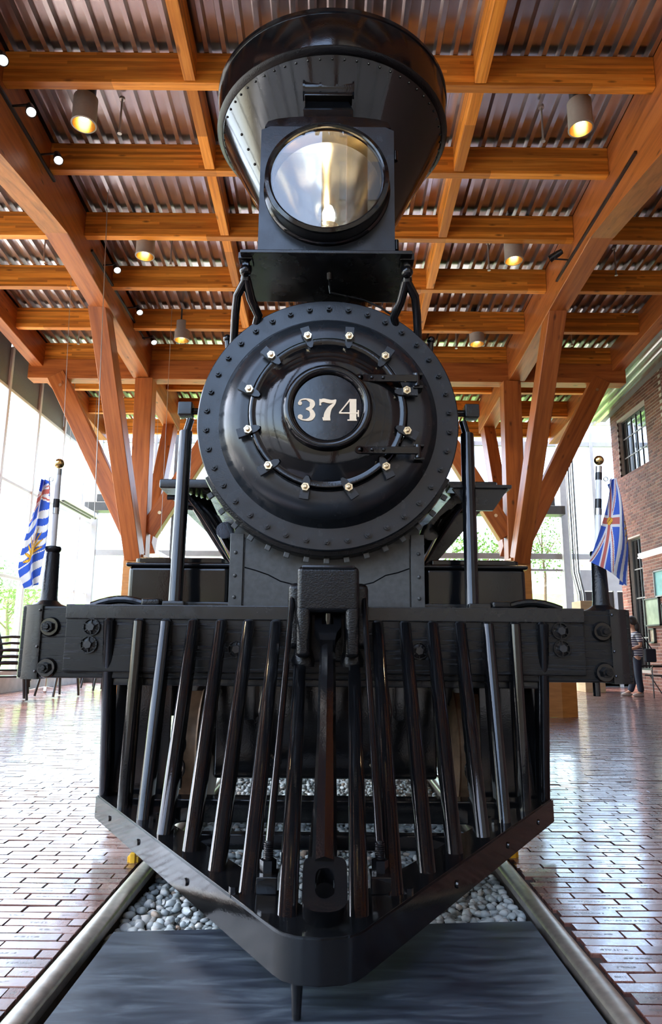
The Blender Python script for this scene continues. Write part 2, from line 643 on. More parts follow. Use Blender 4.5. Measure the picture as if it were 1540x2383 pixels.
    def mesh(s, name):
        me = bpy.data.meshes.new(name)
        me.from_pydata(s.v, [], s.f)
        me.validate()
        bm = bmesh.new()
        bm.from_mesh(me)
        bmesh.ops.recalc_face_normals(bm, faces=bm.faces)
        bm.to_mesh(me)
        bm.free()
        return me

    def build(s, name, mat, parent=None, mw=None, smooth=35):
        o = link(name, s.mesh(name), mat, parent, mw, smooth)
        if s.wn and smooth:
            md = o.modifiers.new('weighted_normal', 'WEIGHTED_NORMAL')
            md.keep_sharp = True
        return o


def beam(name, p0, p1, w, h, mat, parent=None, up=(0, 0, 1), c=.008):
    """a timber: mesh in its own space, length along local x"""
    p0, p1 = Vector(p0), Vector(p1)
    L = (p1 - p0).length
    d, y, z = frame(p1 - p0, up)
    mw = Matrix.Translation((p0 + p1) / 2) @ Matrix((d, y, z)).transposed().to_4x4()
    return MB().cbox(-L / 2, L / 2, -w / 2, w / 2, -h / 2, h / 2, c, 1).build(name, mat, parent, mw)


def project(p):
    q = cam.matrix_world.inverted() @ Vector(p)
    if q.z > -.05:
        return None
    return 770 + 1600 * q.x / -q.z, 1191.5 - 1600 * q.y / -q.z


def in_frame(p, pad=0):
    q = project(p)
    return q is not None and -pad < q[0] < 1540 + pad and -pad < q[1] < 2383 + pad


def apron(y):
    """half width of the locomotive's pilot at depth y: what lies inside is hidden from the front"""
    return 0 if y < 1.94 else min(1.13, .1 + .613 * (y - 1.94))


# ------------------------------------------------------------------ floor of brick pavers
FL = -.012
mb = MB()
mb.box(-6.9, -.815, -1.65, 19.2, -.3, FL - .012)
mb.box(.845, 9.0, -1.65, 19.2, -.3, FL - .012)
mb.box(-.83, .86, -1.65, 19.2, -.3, -.148)
floor = struct(mb.build('floor', 'joint', smooth=0))


def brick_mesh(name, w, d, h, cham, full=True):
    """a brick with chamfered upper edges, uv on its top"""
    vs, fs = [], []
    for k, (z, c) in enumerate(((-h, 0), (-cham, 0), (0, cham))):
        for x, y in ((-1, -1), (1, -1), (1, 1), (-1, 1)):
            vs.append((x * (w / 2 - c), y * (d / 2 - c), z))
    for k in (0, 1):
        for i in range(4):
            fs.append((k * 4 + i, k * 4 + (i + 1) % 4, k * 4 + 4 + (i + 1) % 4, k * 4 + 4 + i))
    fs.append((8, 9, 10, 11))
    me = bpy.data.meshes.new(name)
    me.from_pydata(vs, [], fs)
    uv = me.uv_layers.new(name='UVMap')
    for li, q in zip(me.polygons[-1].loop_indices, ((0, 0), (1, 0), (1, 1), (0, 1))):
        uv.data[li].uv = q
    return me


BW, BD, PX, PY = .2155, .0565, .2205, .0620
paver_me = brick_mesh('brick', BW, BD, .03, .0025)
paver_me.materials.append(M['paver'])
cells = []
for j in range(int(1.2 / PY), int(18.9 / PY)):
    y = j * PY
    off = (j % 2) * PX * .5 + random.uniform(-.03, .03)
    for side in (-1, 1):
        edge = .818 if side < 0 else .848
        far = 6.85 if side < 0 else 8.8
        if y < 17.4 and side > 0:
            far = 7.4
        far = min(far, .62 * (y + .5) + 1.0)
        i = 0
        while True:
            a = (i - 1) * PX + off
            b_ = a + BW
            i += 1
            if a > far:
                break
            a2 = max(a, edge)
            if b_ - a2 < .03:
                continue
            cells.append((side * (a2 + b_) / 2, y, (b_ - a2)))
vis = [c for c in cells if in_frame((c[0], c[1], FL), 20) and abs(c[0]) > apron(c[1]) + .05]
vis.sort(key=lambda c: (c[1] ** 2 + c[0] ** 2 + .85) / max(c[2], .05))
solo = set(id(c) for c in vis[:300])
mb_v, mb_f, mb_uv = [], [], []
for c in cells:
    x, y, w = c
    tx, ty = random.gauss(0, .006), random.gauss(0, .008)
    dz = random.gauss(0, .0009)
    if id(c) in solo:
        mw = (Matrix.Translation((x, y, FL + dz)) @ Matrix.Rotation(tx, 4, 'Y') @ Matrix.Rotation(ty, 4, 'X')
              @ Matrix.Diagonal((w / BW, 1, 1, 1)))
        link('brick', paver_me, None, floor, mw, smooth=0)
    else:
        n = len(mb_v)
        for zz in (-.012, 0):
            for sx_, sy_ in ((-1, -1), (1, -1), (1, 1), (-1, 1)):
                px, py = sx_ * w / 2, sy_ * BD / 2
                mb_v.append((x + px, y + py, FL + dz + zz - tx * px + ty * py))
        mb_f.append((n + 4, n + 5, n + 6, n + 7))
        mb_uv += [(0, 0), (1, 0), (1, 1), (0, 1)] if w > .2 else [(0, 0)] * 4
        for i in range(4):
            mb_f.append((n + i, n + (i + 1) % 4, n + 4 + (i + 1) % 4, n + 4 + i))
            mb_uv += [(0, 0)] * 4
me = bpy.data.meshes.new('brick_field')
me.from_pydata(mb_v, [], mb_f)
uvl = me.uv_layers.new(name='UVMap')
uvl.data.foreach_set('uv', [q for t in mb_uv for q in t])
o = link('brick_field', me, 'paver', floor, smooth=0)
o['kind'] = 'stuff'

# ------------------------------------------------------------------ track: rails, gravel, dark sheet
RAILS = (-.765, .795)


def rail_profile():
    p = [(-.03, -.045), (-.034, -.03), (-.0345, -.014)]
    for k in range(9):
        a = math.pi - math.pi * k / 8
        p.append((.0345 * math.cos(a), -.014 + .014 * math.sin(a)))
    p += [(.0345, -.014), (.034, -.03), (.03, -.045), (.009, -.055), (.009, -.12), (.06, -.135), (.06, -.15), (-.06, -.15), (-.06, -.135), (-.009, -.12), (-.009, -.055)]
    return p


for k, x in enumerate(RAILS):
    o = MB().prism(rail_profile(), (x, -1.6, .004), (1, 0, 0), (0, 0, 1), (0, 1, 0), 20.0).build('rail', 'steel', smooth=40)
    tag(o, ('worn steel rail between the bright glossy brick paving and the gravel' if k == 0
            else 'worn steel rail beside the redder brick paving on the brick wall side'), 'rail', 'track rails')

mb = MB()
mb.box(-.70, .73, -1.65, 19, -.148, -.088)
gravel = mb.build('gravel_bed', 'gravel_bed', smooth=0)
tag(gravel, 'bed of grey rounded gravel between the rails under the locomotive', 'gravel')


def stone_mesh(seed, sub=1):
    rr = random.Random(seed)
    bm = bmesh.new()
    bmesh.ops.create_icosphere(bm, subdivisions=sub, radius=1)
    a, b_, c = rr.uniform(.85, 1.15), rr.uniform(.65, .95), rr.uniform(.5, .75)
    for v in bm.verts:
        k = 1 + .13 * math.sin(3 * v.co.x + seed) + .1 * math.sin(4 * v.co.y + 2 * seed) + rr.uniform(-.05, .05)
        v.co = Vector((v.co.x * a, v.co.y * b_, v.co.z * c)) * k
    me = bpy.data.meshes.new('stone')
    bm.to_mesh(me)
    bm.free()
    me.materials.append(M['stone'])
    return me


stones = [stone_mesh(k + 1, 2) for k in range(8)]
raw = []
yy = 2.44
rows = 0
while yy < 7.5:
    xx = -.715
    while xx < .75:
        raw.append((xx + random.uniform(-.01, .01), yy + random.uniform(-.012, .012)))
        xx += .031
    yy += .027 if yy < 4 else .034
cand = [p for p in raw if abs(p[0]) > apron(p[1]) - .03 and in_frame((p[0], p[1], -.05)) and p[1] > 2.53 + .06 * p[0]]
cand.sort(key=lambda p: p[1])
solo = set(cand[:300])
lowp = [stone_mesh(k + 21, 1) for k in range(6)]
lowd = [([v.co.copy() for v in m_.vertices], [tuple(p.vertices) for p in m_.polygons]) for m_ in lowp]
mb = MB()
for p in raw:
    r = random.uniform(.015, .024)
    rot = Matrix.Rotation(random.uniform(0, 6.28), 4, 'Z') @ Matrix.Rotation(random.uniform(-.5, .5), 4, 'X')
    mw = Matrix.Translation((p[0], p[1], -.068 + random.uniform(-.012, .014))) @ rot @ Matrix.Scale(r, 4)
    if p in solo:
        link('stone', random.choice(stones), None, gravel, mw, smooth=60)
    elif p[1] > 2.35:
        vs, fs = random.choice(lowd)
        mb.add([mw @ v for v in vs], fs)
o = mb.build('stones', 'stone', gravel, smooth=60)
o['kind'] = 'stuff'

mb = MB()
mb.prism([(-.695, -1.6), (.74, -1.6), (.738, 2.66), (-.695, 2.536)], (0, 0, -.035), (1, 0, 0), (0, 1, 0), (0, 0, 1), .02)
o = mb.build('rubber_sheet', 'sheet', smooth=0)
tag(o, 'dark slate-blue sheet lying between the rails in front of the gravel', 'mat')
for k, (x, y) in enumerate(((-.842, 3.29), (.872, 3.42))):
    mb = MB()
    mb.cbox(x - .025, x + .025, y - .01, y + .05, -.018, .014, .004)
    mb.cbox(x - .012, x + .012, y - .02, y + .0, -.018, .03, .004)
    o = mb.build('rail_stop', 'yellow')
    tag(o, ('small yellow rail stop peeking out under the pilot, on the bright paving side' if k == 0
            else 'small yellow rail stop peeking out under the pilot, on the brick wall side'), 'rail stop', 'yellow rail stops')

# ------------------------------------------------------------------ roof
SL = -.065
YF, YB = -2.0, 17.7


def zu(y):
    return 7.64 + SL * y


def zd(y):
    return zu(y) + .40


prof = []
x = -6.75
while x < 7.25:  # deck carried on to the brick wall, added to block direct sun there
    prof += [(x, 0), (x + .052, 0), (x + .074, .076), (x + .181, .076)]
    x += .203
vs = [(px, y, zd(y) + pz) for y in (YF, YB) for px, pz in prof]
n = len(prof)
me = bpy.data.meshes.new('ceiling')
me.from_pydata(vs, [], [(i, i + 1, n + i + 1, n + i) for i in range(n - 1)])
ceiling = struct(link('ceiling', me, 'deck', smooth=0))
# insulation and membrane over the deck, seen only from outside
o = MB().add([(-6.75, YF, zd(YF) + .1), (7.4, YF, zd(YF) + .1), (7.4, YB, zd(YB) + .1), (-6.75, YB, zd(YB) + .1),
              (-6.75, YF, zd(YF) + .25), (7.4, YF, zd(YF) + .25), (7.4, YB, zd(YB) + .25), (-6.75, YB, zd(YB) + .25)],
             [(0, 1, 2, 3), (4, 7, 6, 5), (0, 4, 5, 1), (1, 5, 6, 2), (2, 6, 7, 3), (3, 7, 4, 0)]).build('roof_cover', 'clerestory', ceiling, smooth=0)

GX = (-3.92, 3.83)
EX = (-6.1, 5.95)
for k in range(-3, 12):
    y = 13.5 - 1.35 * k
    z = zu(y) + .2
    spans = ((EX[0] + .1, GX[0] - .17), (GX[0] + .17, GX[1] - .17), (GX[1] + .17, EX[1] - .1))
    if y > 16.4:
        spans = ((EX[0] + .1, EX[1] - .1),)
    for a, b_ in spans:
        beam('purlin', (a, y, z), (b_, y, z), .115, .40, 'glulam', ceiling, c=.004)
ys = [13.5 - 1.35 * k for k in range(-2, 12)]
for y0 in ys:
    for x in (-1.62, 1.67):
        a, b_ = y0 - 1.35 + .058, y0 - .058
        if a < YF:
            continue
        beam('joist', (x, a, zu(a) + .203), (x, b_, zu(b_) + .203), .13, .394, 'glulam', ceiling, c=.004)
for i, x in enumerate(GX):
    beam('girder', (x, YF, 7.25 + SL * YF + .395), (x, 16.35, 7.25 + SL * 16.35 + .395), .335, .79, 'timber', ceiling)
    # deepened haunch of the girder towards the front
    L = 11.6
    mw = Matrix.Translation((x, 8.8, 6.675)) @ Matrix.Rotation(R(-90), 4, 'Z')
    mb = MB()
    out = [(0, .02)]
    for t in range(0, 11):
        d = t * .6
        out.append((d, -(.125 * d + .012 * d * d) + .0))
    out += [(6.0, 6.0 * .065 + .02)]
    mb.prism(out, (0, -.168, 0), (1, 0, 0), (0, 0, 1), (0, 1, 0), .336)
    mb.build('haunch', 'timber', ceiling, mw, smooth=20)
for x in EX:
    beam('edge_beam', (x, YF, 7.5 + SL * YF + .27), (x, YB, 7.5 + SL * YB + .27), .24, .54, 'timber', ceiling)
beam('cross_girder', (-6.28, 13.55, 6.575), (6.1, 13.55, 6.575), .30, .42, 'timber', ceiling)

# two timber tree columns
for s, bx, tx in ((-1, -3.73, -3.85), (1, 3.64, 3.72)):
    t = thing('timber_tree_column', ('branching timber column beside the bright glass wall' if s < 0 else 'branching timber column on the brick wall side'),
              'column', (bx, 13.5, FL), 'branching timber columns')
    gx = GX[0] if s < 0 else GX[1]
    parts = [('post', (bx, 13.5, FL), (tx, 13.5, 6.37), .36, .34, (0, 1, 0)),
             ('front_strut', (bx, 13.08, 2.62), (gx - .05 * (s < 0), 10.85, 6.66), .30, .36, (0, 1, 0)),
             ('back_strut', (bx, 13.9, 2.9), (gx, 16.15, 6.35), .27, .34, (0, -1, 0)),
             ('outer_strut', (bx + s * .12, 13.5, 2.95), (s * 5.65 - .05, 13.5, 6.45), .24, .36, (0, 1, 0)),
             ('inner_strut', (bx - s * .12, 13.5, 3.15), (bx - s * 2.05, 13.5, 6.45), .24, .36, (0, 1, 0))]
    for nm, p0, p1, w, h, up in parts:
        if 'strut' in nm and nm[0] in 'oi':
            o = beam(nm, p0, p1, h, w, 'timber', t, up)
            d = (Vector(p1) - Vector(p0)).normalized()
            for q in (.12, .93):
                c = Vector(p0).lerp(Vector(p1), q)
                MB().cyl((c.x, 13.5 - w / 2 - .012, c.z), (c.x, 13.5 - w / 2 + .005, c.z), .035, n=12).build('bolt', 'brass', o)
        else:
            beam(nm, p0, p1, w, h, 'timber', t, up)
    MB().cbox(bx - .19, bx + .19, 13.0, 13.95, FL, 2.66, .01).build('base', 'plywood', t)

# ------------------------------------------------------------------ left glass wall
xw = -6.75
wall_left = struct(MB().cbox(xw - .1, xw + .12, -1.65, 19, FL - .02, .42, .01).build('wall_left', 'concrete', smooth=0))
zt = 6.2
for k in range(14):
    y = -1.63 + 1.52 * k
    beam('mullion', (xw, y, .42), (xw, y, zd(y) - .05), .14, .1, 'white', wall_left, (0, 1, 0))
for z in (2.35, 4.3, 6.2):
    beam('transom', (xw, -1.65, z), (xw, 19, z), .1, .07, 'white', wall_left)
for k in range(13):
    y0 = -1.63 + 1.52 * k + .05
    y1 = y0 + 1.42
    for z0, z1 in ((.44, 2.31), (2.39, 4.26), (4.34, 6.16)):
        MB().box(xw - .006, xw + .006, y0, y1, z0, z1).build('pane', 'glass', wall_left, smooth=0)
    MB().add([(xw - .02, y0, 6.24), (xw - .02, y1, 6.24), (xw - .02, y1, zd(y1) + .02), (xw - .02, y0, zd(y0) + .02),
              (xw + .02, y0, 6.24), (xw + .02, y1, 6.24), (xw + .02, y1, zd(y1) + .02), (xw + .02, y0, zd(y0) + .02)],
             [(0, 1, 2, 3), (4, 7, 6, 5), (0, 4, 5, 1), (1, 5, 6, 2), (2, 6, 7, 3), (3, 7, 4, 0)]).build('louvre_panel', 'clerestory', wall_left, smooth=0)

# ------------------------------------------------------------------ glass front behind the camera
yf = -2.1
wall_front = struct(MB().box(-6.7, 7.4, yf - .1, yf + .1, FL - .3, .1).build('wall_front', 'dark_frame', smooth=0))
fx = [-6.6, -4.4, -2.2, 0.35, 2.6, 5.0, 7.3]
for i, x in enumerate(fx):
    beam('mullion', (x, yf, .1), (x, yf, zd(yf)), .3 if i in (2, 3) else .1, .2, 'timber' if i in (2, 3) else 'grey_frame', wall_front, (0, 1, 0))
for z in (2.6, 5.2):
    beam('transom', (-6.7, yf, z), (7.4, yf, z), .08, .08, 'grey_frame', wall_front)
for a, b_ in zip(fx[:-1], fx[1:]):
    for z0, z1 in ((.1, 2.56), (2.64, 5.16), (5.24, 7.96)):
        MB().box(a + .05, b_ - .05, yf - .004, yf + .004, z0, z1).build('pane', 'glass', wall_front, smooth=0)

# ------------------------------------------------------------------ back wall: steel and glass
yb = 19.0
wall_back = struct(MB().box(-6.7, 8.9, yb - .08, yb + .12, FL - .02, .14).build('wall_back', 'dark_frame', smooth=0))
for x, w in ((-6.6, .16), (-5.0, .08), (-4.33, .26), (-2.8, .06), (-1.2, .06), (.4, .06), (2.0, .06), (3.98, .26), (5.5, .12), (7.45, .1), (8.8, .16)):
    beam('mullion', (x, yb, .1), (x, yb, 7.4), w, .12, 'dark_frame' if w > .2 else 'grey_frame', wall_back, (0, 1, 0))
beam('column', (6.55, yb - .1, FL), (6.55, yb - .1, 7.4), .22, .2, 'grey_frame', wall_back, (0, 1, 0))
for z, h in ((3.5, .16), (6.75, .14), (7.38, .12)):
    beam('transom', (-6.7, yb, z), (8.9, yb, z), .09, h, 'grey_frame', wall_back)
beam('transom', (3.98, yb, 3.12), (6.6, yb, 3.12), .06, .06, 'grey_frame', wall_back)
beam('header', (-6.45, yb - .25, 4.95), (6.2, yb - .25, 4.95), .4, .26, 'dark_frame', wall_back)
beam('header', (-6.75, yb - .3, 4.72), (6.45, yb - .3, 4.72), .45, .24, 'dark_frame', wall_back)
edges = [-6.5, -4.96, -4.47, -2.83, -1.23, .37, 1.97, 3.85, 5.44, 6.57]
for a, b_ in zip(edges[:-1], edges[1:]):
    for z0, z1 in ((.14, 3.42), (3.58, 4.6), (5.08, 6.68), (6.82, 7.32)):
        MB().box(a + .07, b_ - .02, yb - .005, yb + .005, z0, z1).build('pane', 'glass', wall_back, smooth=0)
MB().box(6.9, 8.7, yb - .005, yb + .005, 3.2, 6.68).build('pane', 'glass', wall_back, smooth=0)
# dark double door with closer at the right end of the back wall
door = struct(MB().box(6.9, 8.75, yb - .1, yb - .02, 2.55, 3.12).build('door_1', 'grey_frame', smooth=0))
for x in (6.9, 7.83, 8.75):
    MB().cbox(x - .05, x + .05, yb - .12, yb, FL, 2.56, .006).build('door_frame', 'grey_frame', door)
for x0, x1 in ((6.96, 7.78), (7.88, 8.7)):
    lf = MB().cbox(x0, x1, yb - .08, yb - .03, FL + .02, 2.53, .006).build('door_leaf', 'black_plastic', door)
    MB().cbox((x0 + x1) / 2 - .1, (x0 + x1) / 2 + .12, yb - .16, yb - .08, 2.36, 2.42, .008).build('door_closer', 'galv', lf)
    MB().cbox(x0 + .06, x1 - .06, yb - .12, yb - .1, 1.0, 1.05, .008).build('push_bar', 'galv', lf)
for k in range(4):
    x = 6.50 + .062 * k
    o = MB().tube([(x, yb - .6, 7.2), (x, yb - .6, 3.0), (x + .12, yb - .6, 2.4), (x + .12, yb - .6, FL)], .022, 8).build('conduit_pipe', 'dark_frame' if k % 2 else 'galv')
    tag(o, 'thin galvanised conduit pipe, number %s from the grey column, running down beside the far door' % ('one', 'two', 'three', 'four')[k], 'pipe', 'conduits by the far door')
# tan cabinet standing in front of the back door
o = MB().cbox(5.95, 6.42, 16.4, 17.0, FL, 2.1, .01).build('tall_cabinet', 'tan_board')
tag(o, 'tall tan cabinet rising behind the beam beside the flag stanchion', 'cabinet')

# ------------------------------------------------------------------ brick wall on the right with windows
xr = 7.4
wall_right = struct(MB().box(xr + .012, xr + .45, -1.65, 14.6, FL - .02, 9.6).build('wall_right', 'brick_tex', smooth=0))
W1 = (15.42, 17.0, 5.27, 6.72)     # upper window y0 y1 z0 z1
W2 = (16.2, 16.95, .5, 3.65)       # lower window
Y0, Y1 = 14.6, 17.42
core = MB()
core.box(xr + .004, xr + .4, Y0, W1[0], 3.65, 9.6)
core.box(xr + .004, xr + .4, W1[1], Y1, 3.65, 9.6)
core.box(xr + .004, xr + .4, W1[0], W1[1], W1[3], 9.6)
core.box(xr + .004, xr + .4, W1[0], W1[1], 3.65, W1[2])
core.box(xr + .004, xr + .4, Y0, W2[0], FL - .02, 3.65)
core.box(xr + .004, xr + .4, W2[1], Y1, FL - .02, 3.65)
core.box(xr + .004, xr + .4, W2[0], W2[1], FL - .02, W2[2])
core.build('mortar_core', 'mortar', wall_right, smooth=0)
bme = brick_mesh('brick', .202, .0655, .05, .003)
bme.materials.append(M['brick'])
cells = []
row = 0
z = FL + .035
while z < 9.4:
    y = Y0 + (row % 2) * .105
    while y < Y1:
        a, b_ = y, min(y + .202, Y1)
        inw = False
        for w in (W1, W2):
            if w[2] - .03 < z < w[3] + .03 and b_ > w[0] and a < w[1]:
                if a < w[0] - .03:
                    b_ = w[0]
                elif b_ > w[1] + .03:
                    a = w[1]
                else:
                    inw = True
        if not inw and b_ - a > .03:
            cells.append(((a + b_) / 2, z, b_ - a))
        y += .212
    z += .0755
    row += 1
vis = [c for c in cells if in_frame((xr, c[0], c[1]))]
vis.sort(key=lambda c: c[0] / c[2])
solo = set(vis[:300])
mb = MB()
BR = Matrix(((0, 0, -1, 0), (1, 0, 0, 0), (0, 1, 0, 0), (0, 0, 0, 1)))
for c in cells:
    out = random.uniform(-.002, .003)
    if c in solo:
        mw = Matrix.Translation((xr - out, c[0], c[1])) @ BR @ Matrix.Diagonal((c[2] / .202, 1, 1, 1))
        link('brick', bme, None, wall_right, mw, smooth=0)
    else:
        x0 = xr - out
        y0, y1, z0, z1 = c[0] - c[2] / 2, c[0] + c[2] / 2, c[1] - .0327, c[1] + .0327
        mb.add([(x0, y0, z0), (x0, y1, z0), (x0, y1, z1), (x0, y0, z1), (x0 + .04, y0, z0), (x0 + .04, y1, z0), (x0 + .04, y1, z1), (x0 + .04, y0, z1)],
               [(0, 3, 2, 1), (0, 1, 5, 4), (1, 2, 6, 5), (2, 3, 7, 6), (3, 0, 4, 7)])
# toothed end of the wall, turned to the back
for r_ in range(int(9.4 / .0755)):
    z = FL + .035 + r_ * .0755
    mb.box(xr + .02, xr + .2 - (r_ % 2) * .09, Y1 - .01, Y1 + .012, z - .0327, z + .0327)
o = mb.build('brick_courses', 'brick', wall_right, smooth=0)
o['kind'] = 'stuff'
for k, (w, ny, zs) in enumerate(((W1, 6, (5.75, 6.25)), (W2, 2, (1.25, 2.2, 2.9)))):
    y0, y1, z0, z1 = w
    win = struct(MB().box(xr + .06, xr + .4, y0 - .01, y1 + .01, z0 - .09, z0).build('window_%d' % (k + 1), 'mortar', smooth=0))
    fx = xr + .14
    for q in (y0 + .02, y1 - .02):
        MB().box(fx - .03, fx + .03, q - .02, q + .02, z0, z1).build('window_frame', 'dark_frame', win, smooth=0)
    for q in (z0 + .02, z1 - .02):
        MB().box(fx - .03, fx + .03, y0, y1, q - .02, q + .02).build('window_frame', 'dark_frame', win, smooth=0)
    for i in range(1, ny):
        q = y0 + (y1 - y0) * i / ny
        MB().box(fx - .02, fx + .02, q - .012, q + .012, z0, z1).build('glazing_bar', 'dark_frame', win, smooth=0)
    for q in zs:
        MB().box(fx - .02, fx + .02, y0, y1, q - .014, q + .014).build('glazing_bar', 'grey_frame', win, smooth=0)
    lv = [z0] + list(zs) + [z1]
    for i in range(ny):
        for a, b_ in zip(lv[:-1], lv[1:]):
            MB().box(fx - .004, fx + .004, y0 + (y1 - y0) * i / ny + .012, y0 + (y1 - y0) * (i + 1) / ny - .012, a + .014, b_ - .014).build('pane', 'win_mirror', win, smooth=0)
# ------------------------------------------------------------------ the locomotive
loco = thing('steam_locomotive', 'glossy black steam locomotive numbered 374 with a big flared smokestack', 'locomotive', (0, 4, 0))


def nut_mesh(r=.5, h=.5, stud=True):
    mb = MB()
    mb.cyl((0, 0, 0), (0, -h, 0), r, n=6)
    if stud:
        mb.cyl((0, -h, 0), (0, -h * 1.6, 0), r * .5, n=8)
    return mb.mesh('bolt')


BOLT = nut_mesh(.0185, .018)
BOLT.materials.append(M['black_flange'])
BOLT.shade_smooth()
BOLT.set_sharp_from_angle(angle=R(30))

# --- bumper beam
BY = 3.5
bb = MB().cbox(-1.53, 1.53, BY, 3.78, .768, 1.122, .01).build('bumper_beam', 'black_timber', loco)
fb = MB().cbox(-1.30, 1.29, BY - .022, BY + .01, .80, 1.10, .008).build('face_board', 'black_timber', bb)
ts = MB()
ts.cbox(-1.30, 1.29, BY - .034, BY + .0, 1.058, 1.128, .006)
ts.cbox(-1.30, 1.29, BY - .034, 3.80, 1.118, 1.130, .004)
ts.build('top_strip', 'black_satin', bb)
MB().cbox(-1.1, 1.1, BY + .02, 3.74, .735, .772, .006).build('lower_strip', 'black_satin', bb)
for s in (-1, 1):
    # rounded sheet-metal cap over the beam end
    pts = []
    for k in range(9):
        a = math.pi * k / 8
        pts.append((1.44 + .13 * math.sin(a) ** .7, 3.64 - .155 * math.cos(a)))
    out = [(1.425, 3.487)] + pts + [(1.425, 3.793)]
    mb = MB()
    mb.prism([(s * a, b_) for a, b_ in out], (0, 0, .762), (1, 0, 0), (0, 1, 0), (0, 0, 1), .366)
    mb.build('end_cap', 'black_satin', bb, smooth=50)
    for z in (.80, .92, 1.1):
        MB().ball((s * 1.435, 3.486, z), .008, 8).build('nail', 'black', bb)
    # big bolts with round washers
    for z in (1.018, .818):
        o = MB().lathe([(0, -.02), (.043, -.02), (.048, -.012), (.05, 0), (.0, 0)], (s * 1.382, BY, z), (0, 1, 0), 24).build('washer', 'black', bb)
        m_ = MB().cyl((s * 1.385, BY - .016, z), (s * 1.385, BY - .045, z), .028, n=6, phase=random.random())
        m_.cyl((s * 1.385, BY - .045, z), (s * 1.385, BY - .058, z), .016, .014, n=10)
        m_.build('nut', 'black_cast', bb)
    if s > 0:
        MB().cyl((1.362, 3.56, .78), (1.362, 3.56, .70), .018, n=12).build('bolt_end', 'black', bb)


def spoked_washer(x, z, y, r=.043):
    """cast washer with radial ribs and a square-shouldered nut"""
    w = MB()
    w.lathe([(0, -.006), (r * .9, -.006), (r, -.004), (r, 0)], (x, y, z), (0, 1, 0), 24)
    w.lathe([(r * .86, -.006), (r * .86, -.014), (r, -.014), (r, -.004)], (x, y, z), (0, 1, 0), 24)
    for k in range(6):
        a = math.pi * (k / 3 + .17)
        w.obox((x + math.cos(a) * r * .4, y - .009, z + math.sin(a) * r * .4), (x + math.cos(a) * r * .92, y - .009, z + math.sin(a) * r * .92), .006, .012, (0, 1, 0))
    o = w.build('washer', 'black_cast', bb)
    MB().cyl((x, y, z), (x, y - .03, z), .02, n=6, phase=.3).build('nut', 'black_flange', bb)


for x, z in ((-1.167, 1.018), (-1.175, .932), (1.167, 1.018), (1.170, .932), (-.442, .915), (.462, .915)):
    spoked_washer(x, z, BY - .022)

# --- flag stanchions standing on the beam
STAN = ((-1.46, 1.155), (1.445, 1.155))
for x, _ in STAN:
    MB().lathe([(.105, 0), (.10, .006), (.065, .018), (.046, .035), (.043, .05), (.036, .285), (.033, .29), (.04, .30), (.042, .312), (.038, .322), (.018, .322), (.018, .3)],
               (x, 3.64, 1.122), (0, 0, 1), 32).build('flag_stanchion', 'black_cast', loco)

# --- pilot (cow-catcher)
outer = [(-1.15, 3.67), (-.125, 2.0), (-.1, 1.968), (-.062, 1.945), (0, 1.935), (.062, 1.945), (.1, 1.968), (.125, 2.0), (1.15, 3.67)]
inner = [(-.985, 3.67), (-.05, 2.19), (-.035, 2.17), (-.02, 2.16), (0, 2.155), (.02, 2.16), (.035, 2.17), (.05, 2.19), (.985, 3.67)]
mb = MB()
n = len(outer)
ZB, ZT = .080, .195
vs = [(x, y, ZB) for x, y in outer] + [(x, y, ZT) for x, y in outer] + [(x, y, ZB + .03) for x, y in inner] + [(x, y, ZT - .006) for x, y in inner]
fs = []
for i in range(n - 1):
    fs += [(i, i + 1, n + i + 1, n + i), (n + i, n + i + 1, 3 * n + i + 1, 3 * n + i), (2 * n + i, 3 * n + i, 3 * n + i + 1, 2 * n + i + 1), (i, 2 * n + i, 2 * n + i + 1, i + 1)]
fs += [(0, n, 3 * n, 2 * n), (n - 1, 3 * n - 1, 4 * n - 1, 2 * n - 1)]
mb.add(vs, fs)
me = mb.mesh('pilot_frame')
bm = bmesh.new()
bm.from_mesh(me)
bmesh.ops.bevel(bm, geom=[e for e in bm.edges if len(e.link_faces) == 2 and e.calc_face_angle(0) > .9], offset=.006, segments=2, affect='EDGES')
bm.to_mesh(me)
bm.free()
pf = link('pilot_frame', me, 'black', loco, smooth=30)
for s in (-1, 1):
    for t in (.13, .37, .665):
        x, y = 1.13 + (.125 - 1.13) * t, 3.64 + (2.0 - 3.64) * t
        nx, ny = .853, -.522
        MB().cyl((s * (x - .01 * nx), y - .01 * ny, .137), (s * (x + .008 * nx), y + .008 * ny, .137), .016, .012, n=12).build('button_bolt', 'black', pf)
    for t in (.30, .82):
        x, y = 1.0 + (.1 - 1.0) * t, 3.55 + (2.16 - 3.55) * t
        if t > .5:
            x, y = .265, 2.26
        MB().cyl((s * x, y, ZT - .01), (s * x, y, ZT + .02), .014, n=6).build('bolt', 'black', pf)
    MB().prism([(s * .97, 3.64), (s * .62, 3.64), (s * .78, 3.36)], (0, 0, .10), (1, 0, 0), (0, 1, 0), (0, 0, 1), .07).build('gusset', 'black', pf)
MB().cbox(-1.0, 1.0, 3.52, 3.64, .10, .205, .008).build('pilot_crossbar', 'black', loco)
MB().cbox(-.66, .66, 3.05, 3.11, .105, .165, .006).build('pilot_crossbar', 'black', loco)
MB().cbox(-.055, .055, 2.1, 3.62, .10, .18, .008).build('pilot_spine', 'black', loco)


